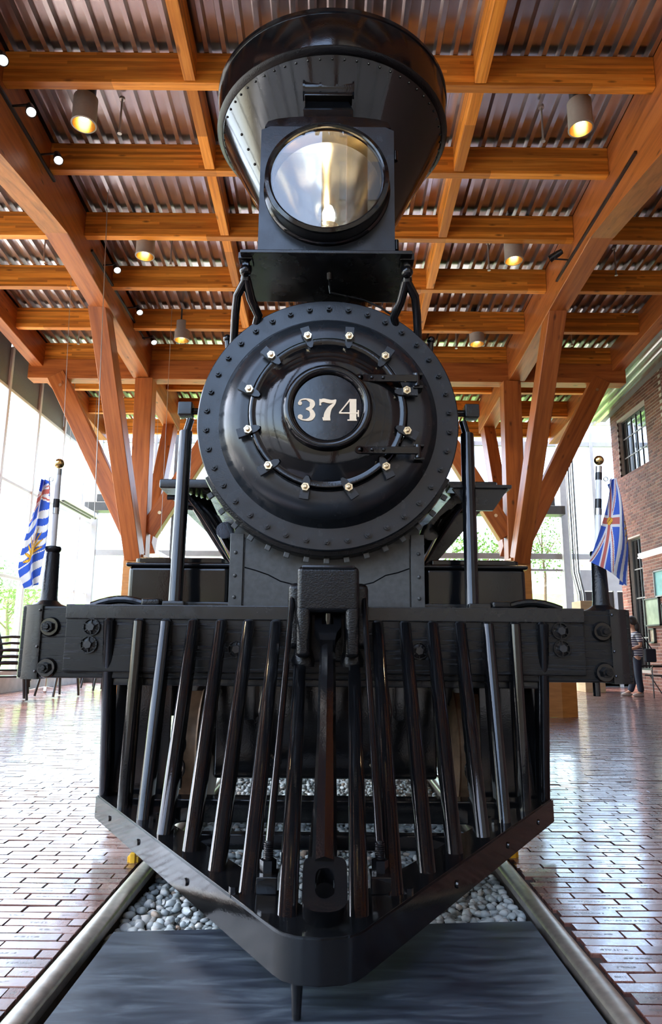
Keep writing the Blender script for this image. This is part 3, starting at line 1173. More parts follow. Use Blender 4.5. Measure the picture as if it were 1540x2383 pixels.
def slat(xb, yb_, xt, w=.056, top=(3.447, 1.062), dep=.058, name='pilot_slat'):
    """bar with a rounded front, leaning from the V frame up to the beam"""
    pr = []
    for k in range(9):
        a = math.pi * k / 8
        pr.append((-w / 2 * math.cos(a), -w / 2 * math.sin(a) * .9))
    pr += [(w / 2, dep), (-w / 2, dep)]
    p0, p1 = Vector((xb, yb_ + .012, ZT - .012)), Vector((xt, top[0], top[1]))
    mb = MB()
    m_ = len(pr)
    vs = []
    for q, k in ((p0, 1), (p0.lerp(p1, .985), 1), (p1, .55)):
        for a, b_ in pr:
            vs.append((q.x + a * k, q.y + b_ if k == 1 else q.y + b_ * .8 + .012, q.z))
    fs = [tuple(range(m_)), tuple(range(3 * m_ - 1, 2 * m_ - 1, -1))]
    for j in (0, 1):
        fs += [(j * m_ + i, j * m_ + (i + 1) % m_, (j + 1) * m_ + (i + 1) % m_, (j + 1) * m_ + i) for i in range(m_)]
    mb.add(vs, fs)
    return mb.build(name, 'black', loco, smooth=40)


SL_B = ((.934, 3.39), (.782, 3.163), (.637, 2.925), (.486, 2.692), (.353, 2.468), (.223, 2.254))
SL_T = (.931, .797, .66, .523, .387, .252)
for s in (-1, 1):
    for (xb, y_), xt in zip(SL_B, SL_T):
        slat(s * xb, y_, s * xt + .004)
    slat(s * .1 + .008, 2.075, s * .128 + .008, w=.056, top=(3.30, .86))
    # upright corner post of the pilot
    slat(s * 1.098, 3.635, s * 1.074, name='corner_post')
    MB().cbox(s * .945 - .145, s * .945 + .145, 3.70, 3.72, .13, .78, .004).build('side_sheet', 'black', loco)

# --- draw casting, push bar with its eye, truss rods
dc = MB()
dc.cbox(-.135, .155, 3.20, 3.50, 1.085, 1.30, .024, 4)
for s in (-1, 1):
    c = .01 + s * .112
    dc.cbox(c - .033, c + .033, 3.20, 3.47, .88, 1.12, .022, 3)
    dc.lathe([(.0, 0), (.052, 0), (.056, .03), (.04, .08)], (c + s * .003, 3.31, .838), (0, 0, 1), 20)
dc.cbox(-.12, .14, 3.42, 3.5, .86, 1.1, .01)
dco = dc.build('draw_casting', 'black_cast', loco, smooth=40)
MB().cbox(-.115, .135, 3.195, 3.24, 1.285, 1.305, .008).build('lip', 'black', dco)
MB().cyl((.01, 3.28, 1.12), (.01, 3.28, .93), .022, n=14).build('draw_pin', 'black', dco)
for s in (-1, 1):
    bx = .01 + s * .155
    MB().cbox(bx - .04, bx + .04, 3.33, 3.50, .92, 1.235, .03, 3).build('buffer_block', 'black_cast', dco)
pb = MB()
# forked head, round bar, eye resting on the nose
p_top, p_bot = Vector((.01, 3.255, 1.0)), Vector((.01, 2.10, .305))
out = [(-.062, .075), (-.027, .075), (-.027, -.02), (.027, -.02), (.027, .075), (.062, .075), (.062, -.04), (.04, -.1), (.034, -.16), (-.034, -.16), (-.04, -.1), (-.062, -.04)]
d = (p_bot - p_top).normalized()
_, yy_, zz_ = frame(d, (0, 0, 1))
hb = MB().prism([(a, -b_) for a, b_ in out], p_top, (1, 0, 0), d, (zz_.x, zz_.y, zz_.z), .05)
pbo = hb.build('push_bar', 'black', loco, smooth=30)
MB().tube([p_top + d * (.14 + (p_bot - p_top).length * t * .9) for t in (0, .25, .5, .75, .98)], [.033, .036, .034, .037, .035], 8).build('bar_shank', 'black', pbo)
ring = MB()
eo, ei = [], []
for k in range(28):
    a = 2 * math.pi * k / 28
    ca, sa = math.cos(a), math.sin(a)
    pw = .55 if sa > 0 else .8
    eo.append((.062 * math.copysign(abs(ca) ** pw, ca) * (.9 if sa > .8 else 1), .050 * math.copysign(abs(sa) ** pw, sa) + (.04 if sa > 0 else -.04)))
    ei.append((.027 * ca, .027 * sa + (.022 if sa > 0 else -.022)))
e_c = Vector((.012, 2.062, .268))
ax = Vector((1, 0, 0))
ay = Vector((0, .85, .53)).normalized()
az = ax.cross(ay)
vs = []
for pts, t in ((eo, -.028), (eo, .028), (ei, .028), (ei, -.028)):
    vs += [e_c + ax * a + ay * b_ + az * t for a, b_ in pts]
m_ = 28
fs = []
for j in range(4):
    fs += [(j * m_ + i, j * m_ + (i + 1) % m_, ((j + 1) % 4) * m_ + (i + 1) % m_, ((j + 1) % 4) * m_ + i) for i in range(m_)]
ring.add(vs, fs).build('eye', 'black', pbo, smooth=40)
MB().cyl((-.058, 1.99, .085), (-.058, 1.99, -.012), .017, .012, n=12).build('nose_pin', 'black', loco)
for s, x in ((-1, -.165), (1, .182)):
    yb_ = 2.30 if s < 0 else 2.31
    MB().cbox(x - .032, x + .032, yb_ - .04, yb_ + .05, ZT - .004, ZT + .045, .004).build('pad', 'black', pf)
    tr_ = MB().cyl((x, yb_, ZT + .1), (x + .002, 3.36, 1.17), .0135, n=12).build('truss_rod', 'black', loco)
    MB().cyl((x, yb_, ZT + .045), (x, yb_, ZT + .085), .026, n=6).build('nut', 'black', tr_)
    th = MB()
    for k in range(8):
        th.lathe([(.0135, 0), (.0165, .003), (.0135, .006)], (x, yb_ + .001, ZT + .085 + k * .006), (0, 0, 1), 14)
    th.cyl((x, yb_, ZT + .08), (x, yb_ + .012, ZT + .135), .0135, n=12)
    th.build('thread', 'black_cast', tr_)

# --- smokebox
CX, CZ = -.002, 2.172
ctr = (CX, 0, CZ)
prof = [(.43, 3.53), (.435, 3.552), (.475, 3.552), (.52, 3.562), (.555, 3.585), (.582, 3.62), (.6, 3.66), (.612, 3.676), (.727, 3.676), (.733, 3.682), (.733, 3.705), (.715, 3.71), (.715, 4.95), (.66, 4.96)]
sb = MB().lathe(prof, ctr, (0, 1, 0), 112).build('smokebox', 'black_flange', loco, smooth=28)
prof = [(.0, 3.463), (.19, 3.463), (.24, 3.465), (.30, 3.478), (.355, 3.50), (.388, 3.520), (.398, 3.517), (.418, 3.517), (.424, 3.524), (.428, 3.56)]
dr = MB().lathe(prof, ctr, (0, 1, 0), 96).build('smokebox_door', 'black', loco, smooth=28)
prof = [(.183, 3.456), (.186, 3.438), (.2, 3.426), (.219, 3.424), (.232, 3.434), (.237, 3.455), (.24, 3.47)]
MB().lathe(prof, ctr, (0, 1, 0), 80).build('plate_ring', 'black', dr, smooth=50)
pl = MB().lathe([(0, 3.450), (.18, 3.450), (.184, 3.456), (.184, 3.47)], ctr, (0, 1, 0), 64).build('number_plate', 'plate_blue', loco, smooth=30)


def stroke(pts, ws):
    """variable-width ribbon outline from a polyline"""
    L_, R_ = [], []
    for i, (x, y) in enumerate(pts):
        a = pts[max(i - 1, 0)]
        b_ = pts[min(i + 1, len(pts) - 1)]
        dx, dy = b_[0] - a[0], b_[1] - a[1]
        l = math.hypot(dx, dy) or 1
        L_.append((x - dy / l * ws[i] / 2, y + dx / l * ws[i] / 2))
        R_.append((x + dy / l * ws[i] / 2, y - dx / l * ws[i] / 2))
    return L_, R_


def smooth_path(pts, ws, n=6):
    P, W_ = [], []
    for i in range(len(pts) - 1):
        p0, p1, p2, p3 = pts[max(i - 1, 0)], pts[i], pts[i + 1], pts[min(i + 2, len(pts) - 1)]
        for k in range(n):
            t = k / n
            P.append(tuple(.5 * (2 * p1[c] + (p2[c] - p0[c]) * t + (2 * p0[c] - 5 * p1[c] + 4 * p2[c] - p3[c]) * t * t + (3 * p1[c] - p0[c] - 3 * p2[c] + p3[c]) * t ** 3) for c in (0, 1)))
            W_.append(ws[i] + (ws[i + 1] - ws[i]) * t)
    return P + [pts[-1]], W_ + [ws[-1]]


KS = .000529


def dig(name, pieces):
    mb = MB()
    y0, th = 3.4505, .006

    def cv(p):
        return Vector((CX + (p[0] - 515) * KS, 0, CZ - .012 - (p[1] - 483) * KS))
    for j, (kind, a) in enumerate(pieces):
        yj = y0 - th - j * .00015
        if kind == 'poly':
            v = [cv(p) for p in a]
            n_ = len(v)
            mb.add([(q.x, yj, q.z) for q in v] + [(q.x, y0, q.z) for q in v],
                   [tuple(range(n_))] + [(i, (i + 1) % n_, n_ + (i + 1) % n_, n_ + i) for i in range(n_)])
        elif kind == 'dot':
            c = cv(a[:2])
            mb.cyl((c.x, y0, c.z), (c.x, yj, c.z), a[2] * KS, n=20)
        else:
            P, W_ = smooth_path(*a)
            L_, R_ = stroke(P, W_)
            n_ = len(P)
            vs = [cv(p) for p in L_] + [cv(p) for p in R_]
            mb.add([(q.x, yj, q.z) for q in vs] + [(q.x, y0, q.z) for q in vs],
                   [(i, i + 1, n_ + i + 1, n_ + i) for i in range(n_ - 1)] + [(i, i + 1, 2 * n_ + i + 1, 2 * n_ + i) for i in range(n_ - 1)]
                   + [(n_ + i, n_ + i + 1, 3 * n_ + i + 1, 3 * n_ + i) for i in range(n_ - 1)])
    return mb.build(name, 'cream', pl, smooth=0)


dig('numeral_three', [('dot', (238, 424, 21)), ('dot', (243, 566, 25)),
                      ('stroke', ([(226, 420), (245, 391), (300, 381), (352, 405), (362, 435), (345, 470), (300, 484)], [10, 14, 14, 44, 54, 36, 13])),
                      ('stroke', ([(298, 484), (345, 496), (366, 545), (345, 585), (295, 599), (250, 590), (228, 572)], [13, 34, 54, 42, 16, 14, 12]))])
dig('numeral_seven', [('poly', [(431, 378), (444, 378), (450, 445), (431, 445)]),
                      ('stroke', ([(436, 406), (470, 392), (520, 402), (560, 404), (598, 386)], [34, 36, 40, 34, 12])),
                      ('stroke', ([(594, 384), (580, 425), (535, 475), (512, 530), (506, 575)], [14, 22, 44, 62, 66])),
                      ('poly', [(462, 570), (540, 570), (543, 603), (470, 603)])])
dig('numeral_four', [('poly', [(733, 376), (800, 376), (800, 590), (733, 590)]),
                     ('poly', [(712, 590), (806, 590), (806, 603), (712, 603)]),
                     ('stroke', ([(740, 378), (690, 445), (632, 520)], [16, 13, 13])),
                     ('poly', [(628, 515), (826, 515), (826, 530), (628, 530)]),
                     ('poly', [(812, 492), (826, 492), (826, 562), (812, 562)])])

for k in range(38):
    a = 2 * math.pi * (k + .5) / 38
    mw = Matrix.Translation((CX + .682 * math.cos(a), 3.676, CZ + .682 * math.sin(a))) @ Matrix.Rotation(random.uniform(0, 1), 4, 'Y')
    link('bolt', BOLT, None, sb, mw, smooth=0)
CL = MB()
# clamp dog: wedge tongue + shoulder
CL.prism([(-.022, -.055), (.022, -.055), (.02, .0), (.016, .04), (.006, .058), (-.006, .058), (-.016, .04), (-.02, 0)], (0, -.016, 0), (1, 0, 0), (0, 0, 1), (0, 1, 0), .028)
clamp_me = CL.mesh('clamp')
clamp_me.materials.append(M['black_flange'])
nut_me = MB().cyl((0, -.016, 0), (0, -.036, 0), .0205, n=6).mesh('clamp_nut')
nut_me.materials.append(M['brass'])
stud_me = MB().lathe([(0, -.05), (.007, -.05), (.0105, -.046), (.0105, -.034)], (0, 0, 0), (0, 1, 0), 12).mesh('stud')
stud_me.materials.append(M['brass'])
for k in range(12):
    a = 2 * math.pi * (k + .5) / 12
    c = (CX + .438 * math.cos(a), 3.519, CZ + .438 * math.sin(a))
    tilt = Matrix.Rotation(random.uniform(-.35, .35), 4, 'Y')
    mw = Matrix.Translation(c) @ Matrix.Rotation(-a - math.pi / 2, 4, 'Y') @ tilt @ Matrix.Diagonal((1.12, 1, 1.1, 1))
    link('clamp', clamp_me, None, dr, mw)
    link('clamp_nut', nut_me, None, dr, mw, smooth=0)
    link('stud', stud_me, None, dr, mw)
for z in (2.345, 1.945):
    hb = MB()
    hb.cbox(.165, .475, 3.462, 3.482, z - .021, z + .021, .008)
    hb.cyl((.165, 3.482, z), (.165, 3.462, z), .021, n=18)
    o = hb.build('hinge_strap', 'black', dr)
    MB().cyl((.475, 3.49, z - .035), (.475, 3.49, z + .035), .016, n=14).build('hinge_knuckle', 'black', dr)
    MB().cbox(.455, .51, 3.49, 3.56, z - .045, z - .028, .005).build('hinge_lug', 'black', dr)
    MB().cbox(.455, .51, 3.49, 3.56, z + .028, z + .045, .005).build('hinge_lug', 'black', dr)
    for x in (.168, .232, .292):
        MB().lathe([(0, -.009), (.006, -.008), (.01, 0)], (x, 3.462, z), (0, 1, 0), 12).build('rivet', 'black', dr)

# lower shell ring with square bolt heads, saddle, chests
sh = MB()
sh.lathe([(.715, 3.72), (.752, 3.73), (.758, 3.75), (.758, 3.86), (.72, 3.87)], ctr, (0, 1, 0), 60, 205, 335)
sho = sh.build('smokebox_ring', 'black_cast', loco, smooth=35)
sq = MB().cbox(-.016, .016, -.02, .0, -.016, .016, .004).mesh('ring_bolt')
sq.materials.append(M['saddle'])
for k in range(15):
    a = R(212 + 116 * k / 14)
    mw = Matrix.Translation((CX + .775 * math.cos(a), 3.79, CZ + .775 * math.sin(a))) @ Matrix.Rotation(-a, 4, 'Y')
    link('ring_bolt', sq, None, sho, mw, smooth=0)
sad = MB()
out = []
for k in range(17):
    a = R(225 + 90 * k / 16)
    out.append((CX + .735 * math.cos(a), CZ + .735 * math.sin(a)))
out = [(-.545, 1.12)] + [(x, z) for x, z in out] + [(.545, 1.12)]
sad.prism(out, (0, 3.86, 0), (1, 0, 0), (0, 0, 1), (0, 1, 0), .9)
so = sad.build('saddle', 'saddle', loco, smooth=30)
for s in (-1, 1):
    MB().cbox(s * .51 - .038, s * .51 + .038, 3.846, 3.87, 1.12, 1.56, .004).build('saddle_flange', 'saddle', so)
    for z in (1.2, 1.32, 1.45):
        MB().ball((s * .515, 3.845, z), .011, 10).build('rivet', 'saddle', so)
    crack = [(s * .47, 1.37), (s * .40, 1.345), (s * .33, 1.325), (s * .26, 1.29), (s * .19, 1.275)]
    MB().tube([(x, 3.861, z + random.uniform(-.006, .006)) for x, z in crack], .004, 6).build('weld_seam', 'black_cast', so)
    MB().tube([(s * .468, 3.861, 1.13 + k * .045) for k in range(10)], .005, 6).build('weld_seam', 'black_cast', so)
    # steam chest with moulded lid
    x0, x1 = sorted((s * .56, s * 1.14))
    ch = MB().cbox(x0, x1, 3.93, 4.55, 1.13, 1.385, .03, 3).build('steam_chest', 'black', loco)
    MB().cbox(x0 - .012, x1 + .012, 3.918, 4.562, 1.375, 1.40, .011, 3).build('moulding', 'black', ch)
    MB().cbox(x0 + .03, x1 - .03, 3.95, 4.53, 1.395, 1.435, .03, 3).build('chest_lid', 'black', ch)
    x0, x1 = sorted((s * .54, s * 1.22))
    MB().cbox(x0, x1, 3.88, 4.6, 1.10, 1.175, .01).build('chest_foot', 'black_satin', ch)
    # cylinder under the chest
    MB().cyl((s * .86, 3.95, .82), (s * .86, 4.6, .82), .27, n=36).build('cylinder', 'black', loco)
    # smokebox stay post, foot clamp and curved brace
    st_ = MB().cyl((s * .785 - .015, 3.66, 1.12), (s * .81 - .01, 3.80, 2.14), .037, n=20).build('stay_post', 'black', loco)
    MB().cyl((s * .81 - .01, 3.80, 2.13), (s * .79 - .01, 3.81, 2.22), .022, n=12).build('stay_tip', 'black', st_)
    MB().cbox(s * .80 - .06, s * .80 + .06, 3.60, 3.72, 1.118, 1.16, .01).build('stay_foot', 'black_satin', st_)
    MB().cbox(s * .91 - .05, s * .91 + .05, 3.58, 3.66, 1.13, 1.172, .014, 3).build('clamp_nut', 'black_cast', st_)
    MB().tube([(s * (.93 + .045 * k), 3.68, 1.115 + .055 * math.sin(math.pi * (k + 1) / 9)) for k in range(8)], .022, 10).build('curved_brace', 'black', st_)
    # marker bracket block on the side of the smokebox
    mk = MB().cbox(s * .868 - .043, s * .868 + .043, 3.95, 4.03, 2.30, 2.385, .008).build('marker_block', 'black_satin', loco)
    MB().cyl((s * .70, 4.0, 2.345), (s * .83, 4.0, 2.345), .014, n=10).build('bracket_rod', 'black', mk)
    MB().cyl((s * .70, 3.98, 2.32), (s * .83, 3.98, 2.32), .010, n=8).build('bracket_rod', 'black', mk)
    # running board
    x0, x1 = sorted((s * .66, s * 1.15))
    rb = MB().cbox(x0, x1, 4.55, 9.2, 1.985, 2.05, .012).build('running_board', 'black_satin', loco)
    if s > 0:
        MB().obox((s * 1.02, 4.75, 1.99), (s * .55, 4.75, 1.45), .22, .05, (0, 1, 0)).build('board_bracket', 'black_satin', rb)
    else:
        for q in range(5):
            MB().tube([(-1.0 + .03 * q, 4.72 + .05 * q, 1.98), (-.92 + .04 * q, 4.72 + .05 * q, 1.86 - .03 * q), (-.72 + .05 * q, 4.75 + .04 * q, 1.56 - .02 * q), (-.56 + .04 * q, 4.8, 1.3)], .02 + .004 * (q % 2), 8).build('pipe', 'black', rb)
    for q in range(3):
        MB().tube([(s * (1.10 - .05 * q), 4.6 + .06 * q, 1.93 - .02 * q), (s * (.95 - .05 * q), 4.6 + .06 * q, 1.93 - .03 * q), (s * (.86 - .04 * q), 4.62 + .06 * q, 1.82), (s * (.60 - .03 * q), 4.7, 1.42)], .018, 8).build('pipe', 'black', rb)
    MB().cyl((s * .62, 4.1, 1.62), (s * .60, 4.7, 1.5), .055, n=14).build('air_pipe', 'black', rb)
# bracket with shelf on the right-hand stay post only
br = MB()
br.prism([(.70, 2.0), (1.03, 2.0), (.935, 1.865), (.80, 1.865)], (0, 3.80, -.17), (1, 0, 0), (0, 0, 1), (0, 1, 0), .025)
br.cbox(.69, 1.04, 3.78, 3.92, 1.82, 1.84, .004)
br.build('lamp_bracket', 'black_satin', loco)

# --- headlight on its shelf
HX = -.018
sf = MB().cbox(HX - .47, HX + .47, 3.39, 3.93, 3.03, 3.052, .005).build('headlight_shelf', 'black_satin', loco)
hl = MB()
y0, y1 = 3.42, 3.92
x0, x1, z0, z1 = HX - .377, HX + .377, 3.052, 3.845
# box with a round opening in its front: rings from a circle to the square
NR = 64
R_IN = .30
vs = []
HZ = 3.444
for k in range(NR):
    a = 2 * math.pi * k / NR
    ca, sa = math.cos(a), math.sin(a)
    tx = ((x1 - HX) if ca > 0 else (HX - x0)) / max(abs(ca), 1e-6)
    tz = ((z1 - HZ) if sa > 0 else (HZ - z0)) / max(abs(sa), 1e-6)
    t = min(tx, tz)
    vs += [(HX + R_IN * ca, y0, HZ + R_IN * sa), (HX + t * ca, y0, HZ + t * sa), (HX + t * ca, y1, HZ + t * sa)]
fs = []
for k in range(NR):
    n_ = (k + 1) % NR
    fs += [(3 * k, 3 * k + 1, 3 * n_ + 1, 3 * n_), (3 * k + 1, 3 * k + 2, 3 * n_ + 2, 3 * n_ + 1)]
fs.append(tuple(3 * k + 2 for k in range(NR)))
hl.add(vs, fs)
hlo = hl.build('headlight_box', 'black_flange', loco, smooth=30)
MB().lathe([(.355, 3.42), (.352, 3.408), (.342, 3.40), (.338, 3.335), (.341, 3.325), (.338, 3.312), (.318, 3.306), (.309, 3.31), (.305, 3.325), (.30, 3.42)], (HX, 0, HZ), (0, 1, 0), 80).build('bezel', 'black', hlo, smooth=40)
MB().lathe([(0, 3.322), (.307, 3.322)], (HX, 0, HZ), (0, 1, 0), 64).build('lens_glass', 'lens', hlo, smooth=40)
# parabolic reflector
pr = []
for k in range(15):
    r = .30 * (1 - k / 14)
    pr.append((max(r, .03), 3.42 + .34 * (1 - (r / .30) ** 2)))
MB().lathe(pr, (HX, 0, HZ), (0, 1, 0), 64).build('reflector', 'silver', hlo, smooth=60)
MB().lathe([(.298, 3.33), (.30, 3.43)], (HX, 0, HZ), (0, 1, 0), 64).build('reflector_rim', 'brass', hlo, smooth=60)
bl = MB().lathe([(0, .16), (.022, .15), (.036, .11), (.034, .07), (.02, .03), (.02, 0)], (HX + .01, 3.46, HZ - .235), (0, 0, 1), 20).build('lamp_bulb', 'bulb', hlo, smooth=60)
MB().lathe([(.07, 0), (.075, .02), (.055, .04), (.06, .06), (.045, .075), (0, .075)], (HX + .01, 3.46, HZ - .27), (0, 0, 1), 24).build('burner', 'brass', hlo, smooth=40)
# curved roof of the box and its chimney vent
rf = []
for k in range(11):
    a = math.pi * k / 10
    rf.append((HX - .36 * math.cos(a), 3.845 + .075 * math.sin(a) ** .6))
MB().prism(rf, (0, 3.425, 0), (1, 0, 0), (0, 0, 1), (0, 1, 0), .49).build('box_roof', 'black', hlo, smooth=40)
vt = MB()
vt.cbox(HX - .15, HX + .15, 3.54, 3.8, 3.9, 4.07, .01)
vt.add([(HX - .15, 3.55, 4.07), (HX + .15, 3.55, 4.07), (HX + .15, 3.8, 4.07), (HX - .15, 3.8, 4.07),
        (HX - .12, 3.60, 4.18), (HX + .12, 3.60, 4.18), (HX + .12, 3.77, 4.18), (HX - .12, 3.77, 4.18)],
       [(0, 1, 5, 4), (1, 2, 6, 5), (2, 3, 7, 6), (3, 0, 4, 7), (4, 5, 6, 7)])
vt.cbox(HX - .145, HX + .145, 3.56, 3.79, 4.18, 4.205, .006)
vt.build('vent_base', 'black', hlo, smooth=30)
cu = []
for k in range(9):
    a = R(-80 + 160 * k / 8)
    cu.append((3.67 - .09 * math.cos(a), 4.28 + .075 * math.sin(a)))
cu += [(3.77, 4.355), (3.77, 4.205)]
MB().prism(cu, (HX - .15, 0, 0), (0, 1, 0), (0, 0, 1), (1, 0, 0), .30).build('vent_hood', 'black', hlo, smooth=30)
for x in (-.155, -.055, .045, .145):
    MB().prism([(a + (-.006 if a < 3.7 else 0), b_) for a, b_ in cu], (HX + x, 0, 0), (0, 1, 0), (0, 0, 1), (1, 0, 0), .012).build('vent_rib', 'black', hlo, smooth=30)
for z in (3.15, 3.72):
    hg = MB().cyl((HX + .392, 3.50, z - .03), (HX + .392, 3.50, z + .03), .014, n=12).build('box_hinge', 'black', hlo)
# shelf stays
for s in (-1, 1):
    c = HX + s * .445
    st_ = MB().tube([(c, 3.47, 3.03), (c, 3.47, 2.98), (c + s * .005, 3.5, 2.93)], [.02, .02, .03], 12).build('shelf_stay', 'black', loco)
    MB().cbox(c - .04, c + .04, 3.43, 3.52, 3.02, 3.062, .006).build('stay_pad', 'black', st_)
    MB().cyl((c, 3.47, 3.0), (c, 3.47, 2.965), .032, n=6).build('nut', 'black', st_)
    MB().ball((c, 3.455, 2.96), .034, 14).build('cap_nut', 'black', st_)
    MB().tube([(c, 3.5, 2.94), (c + s * .055, 3.56, 2.87), (c + s * .075, 3.64, 2.8), (c + s * .09, 3.72, 2.66), (c + s * .105, 3.76, 2.56)], .024, 12).build('stay_leg', 'black', st_)
    MB().tube([(c, 3.5, 2.94), (c - s * .02, 3.58, 2.86), (c - s * .055, 3.66, 2.80), (c - s * .03, 3.72, 2.74), (c + s * .05, 3.76, 2.68)], .026, 12).build('stay_leg', 'black', st_)
    kb = MB().tube([(s * .60, 3.86, 2.62), (s * .612, 3.85, 2.735)], .018, 10).build('grab_knob', 'black', loco)
    MB().ball((s * .612, 3.85, 2.745), .026, 12).build('knob_ball', 'black', kb)
wr = MB().tube([(0, 3.62, 3.0), (0, 3.6, 2.97), (0, 3.58, 2.945), (.005, 3.62, 2.925), (.1, 3.66, 2.925), (.2, 3.68, 2.915), (.3, 3.69, 2.87), (.38, 3.7, 2.82)], .006, 8).build('lamp_cable', 'black_satin', loco)
MB().cyl((0, 3.565, 2.975), (0, 3.555, 3.01), .016, n=10).build('cable_gland', 'black', wr)

# --- smokestack
SY = 4.27
stk = MB().lathe([(.42, 2.80), (.40, 2.9), (.27, 2.96), (.25, 3.1), (.25, 3.45), (.28, 3.5), (.772, 4.425), (.785, 4.432), (.797, 4.438), (.80, 4.45), (.80, 4.675), (.808, 4.68), (.808, 4.705), (.78, 4.715), (.50, 4.95), (.42, 5.02), (.40, 5.02), (.40, 4.7)], (.005, SY, 0), (0, 0, 1), 112).build('smokestack', 'black', loco, smooth=25)
rv = MB()
for k in range(64):
    a = 2 * math.pi * k / 64
    rv.ball((.005 + .757 * math.cos(a), SY + .757 * math.sin(a), 4.392), .0075, 8)
for k in range(7):
    t = .2 + k * .1
    rr_ = .28 + (.772 - .28) * t
    zz = 3.5 + (4.425 - 3.5) * t
    a = R(208)
    rv.ball((.005 + rr_ * math.cos(a), SY + rr_ * math.sin(a), zz - .003), .009, 8)
o = rv.build('rivets', 'black', stk)
o['kind'] = 'stuff'
MB().lathe([(.768, 4.412), (.79, 4.42), (.804, 4.44), (.798, 4.455)], (.005, SY, 0), (0, 0, 1), 96).build('rim_band', 'black_cast', stk, smooth=50)

# --- boiler, cab, running gear behind
MB().lathe([(.62, 4.95), (.62, 8.4)], ctr, (0, 1, 0), 56).build('boiler', 'black', loco)
cab = MB().box(-1.3, 1.3, 8.4, 10.2, 1.2, 3.3).build('cab', 'black_satin', loco, smooth=0)
rfc = [(-1.45, 3.28), (-1.0, 3.5), (-.4, 3.62), (.4, 3.62), (1.0, 3.5), (1.45, 3.28), (1.0, 3.42), (.4, 3.54), (-.4, 3.54), (-1.0, 3.42)]
MB().prism(rfc, (0, 8.2, 0), (1, 0, 0), (0, 0, 1), (0, 1, 0), 2.3).build('cab_roof', 'black', cab, smooth=30)
for s in (-1, 1):
    MB().box(s * .95 - .25, s * .95 + .25, 8.385, 8.4, 2.35, 3.0).build('cab_window', 'win_reflect', cab, smooth=0)
    MB().cbox(s * .42 - .05, s * .42 + .05, 3.75, 8.6, .55, .85, .01).build('frame_rail', 'black', loco)
    for y in (4.16, 5.9):
        x0, x1 = (.69, .83)
        wv = MB().lathe([(.06, s * .66), (.33, s * .67), (.355, s * .685), (.385, s * .69), (.375, s * .70), (.37, s * .83), (.33, s * .835), (.32, s * .79), (.12, s * .78), (.11, s * .86), (.05, s * .87)], (.015, y, .378), (1, 0, 0), 40).build('truck_wheel', 'rust', loco, smooth=30)
    for y in (7.6, 9.9):
        MB().lathe([(.1, s * .68), (.70, s * .68), (.79, s * .69), (.78, s * .83), (.70, s * .835), (.66, s * .78), (.15, s * .78), (.14, s * .88), (.05, s * .88)], (.015, y, .78), (1, 0, 0), 48).build('driving_wheel', 'black', loco, smooth=30)
    # safety chain hanging behind the pilot
    chn = MB()
    for k in range(9):
        z = .72 - .058 * k
        pts = []
        for q in range(13):
            a = 2 * math.pi * q / 12
            u_, w_ = .016 * math.cos(a), .038 * math.sin(a)
            pts.append((s * .74 + (u_ if k % 2 else 0), 3.72 + (0 if k % 2 else u_), z + w_))
        chn.tube(pts, .0075, 6, caps=False)
    chn.build('safety_chain', 'black', loco)
    MB().tube([(s * .3, 3.75, .8), (s * .33, 3.72, .6), (s * .30, 3.72, .4), (s * .24, 3.74, .33)], .022, 10).build('brake_hose', 'black', loco)
for y in (4.16, 5.9):
    MB().cyl((-.7, y, .372), (.7, y, .372), .06, n=16).build('axle', 'black', loco)
MB().cbox(-.60, .60, 3.86, 3.92, .24, .76, .02).build('shade_frame_plate', 'black', loco)  # frame plate made larger to put shade behind the pilot slats
MB().cbox(-.64, .64, 4.55, 4.62, .16, .74, .02).build('truck_bolster', 'black', loco)

# ------------------------------------------------------------------ lamps under the roof
CANS = ((-2.95, 7.1, 'nearest the camera, bright glass wall side'), (2.94, 7.1, 'nearest the camera, brick wall side'), (-2.88, 9.62, 'midway down the roof, glass wall side'),
        (2.81, 9.65, 'midway down the roof, brick wall side'), (-2.85, 12.2, 'farthest back, glass wall side'), (2.78, 12.25, 'farthest back, brick wall side'))
for x, y, where in CANS:
    zb = 7.45 + SL * y
    t = thing('can_light', 'grey cylindrical can light under the roof, ' + where, 'light', (x, y, zb), 'can lights under the roof')
    MB().lathe([(.13, 0), (.147, .004), (.147, .012), (.14, .02), (.14, .36), (.13, .372), (.0, .372)], (x, y, zb), (0, 0, 1), 32).build('housing', 'lamp_body', t, smooth=30)
    MB().lathe([(.13, .002), (.12, .06), (.09, .15), (.05, .2), (0, .205)], (x, y, zb), (0, 0, 1), 28).build('reflector', 'lamp_reflector', t)
    MB().lathe([(0, .06), (.04, .07), (.055, .11), (.045, .16), (.02, .2)], (x, y, zb), (0, 0, 1), 16).build('bulb', 'can_glow', t)
    MB().cyl((x, y, zb + .37), (x, y, zd(y) + .005), .11, n=20).build('mount', 'black_plastic', t)
    ld = bpy.data.lights.new('can_lamp', 'SPOT')
    ld.energy = 45
    ld.color = (1, .74, .42)
    ld.spot_size = R(80)
    ld.shadow_soft_size = .1
    lo = bpy.data.objects.new('can_lamp', ld)
    COL.objects.link(lo)
    lo.location = (x, y, zb + .03)

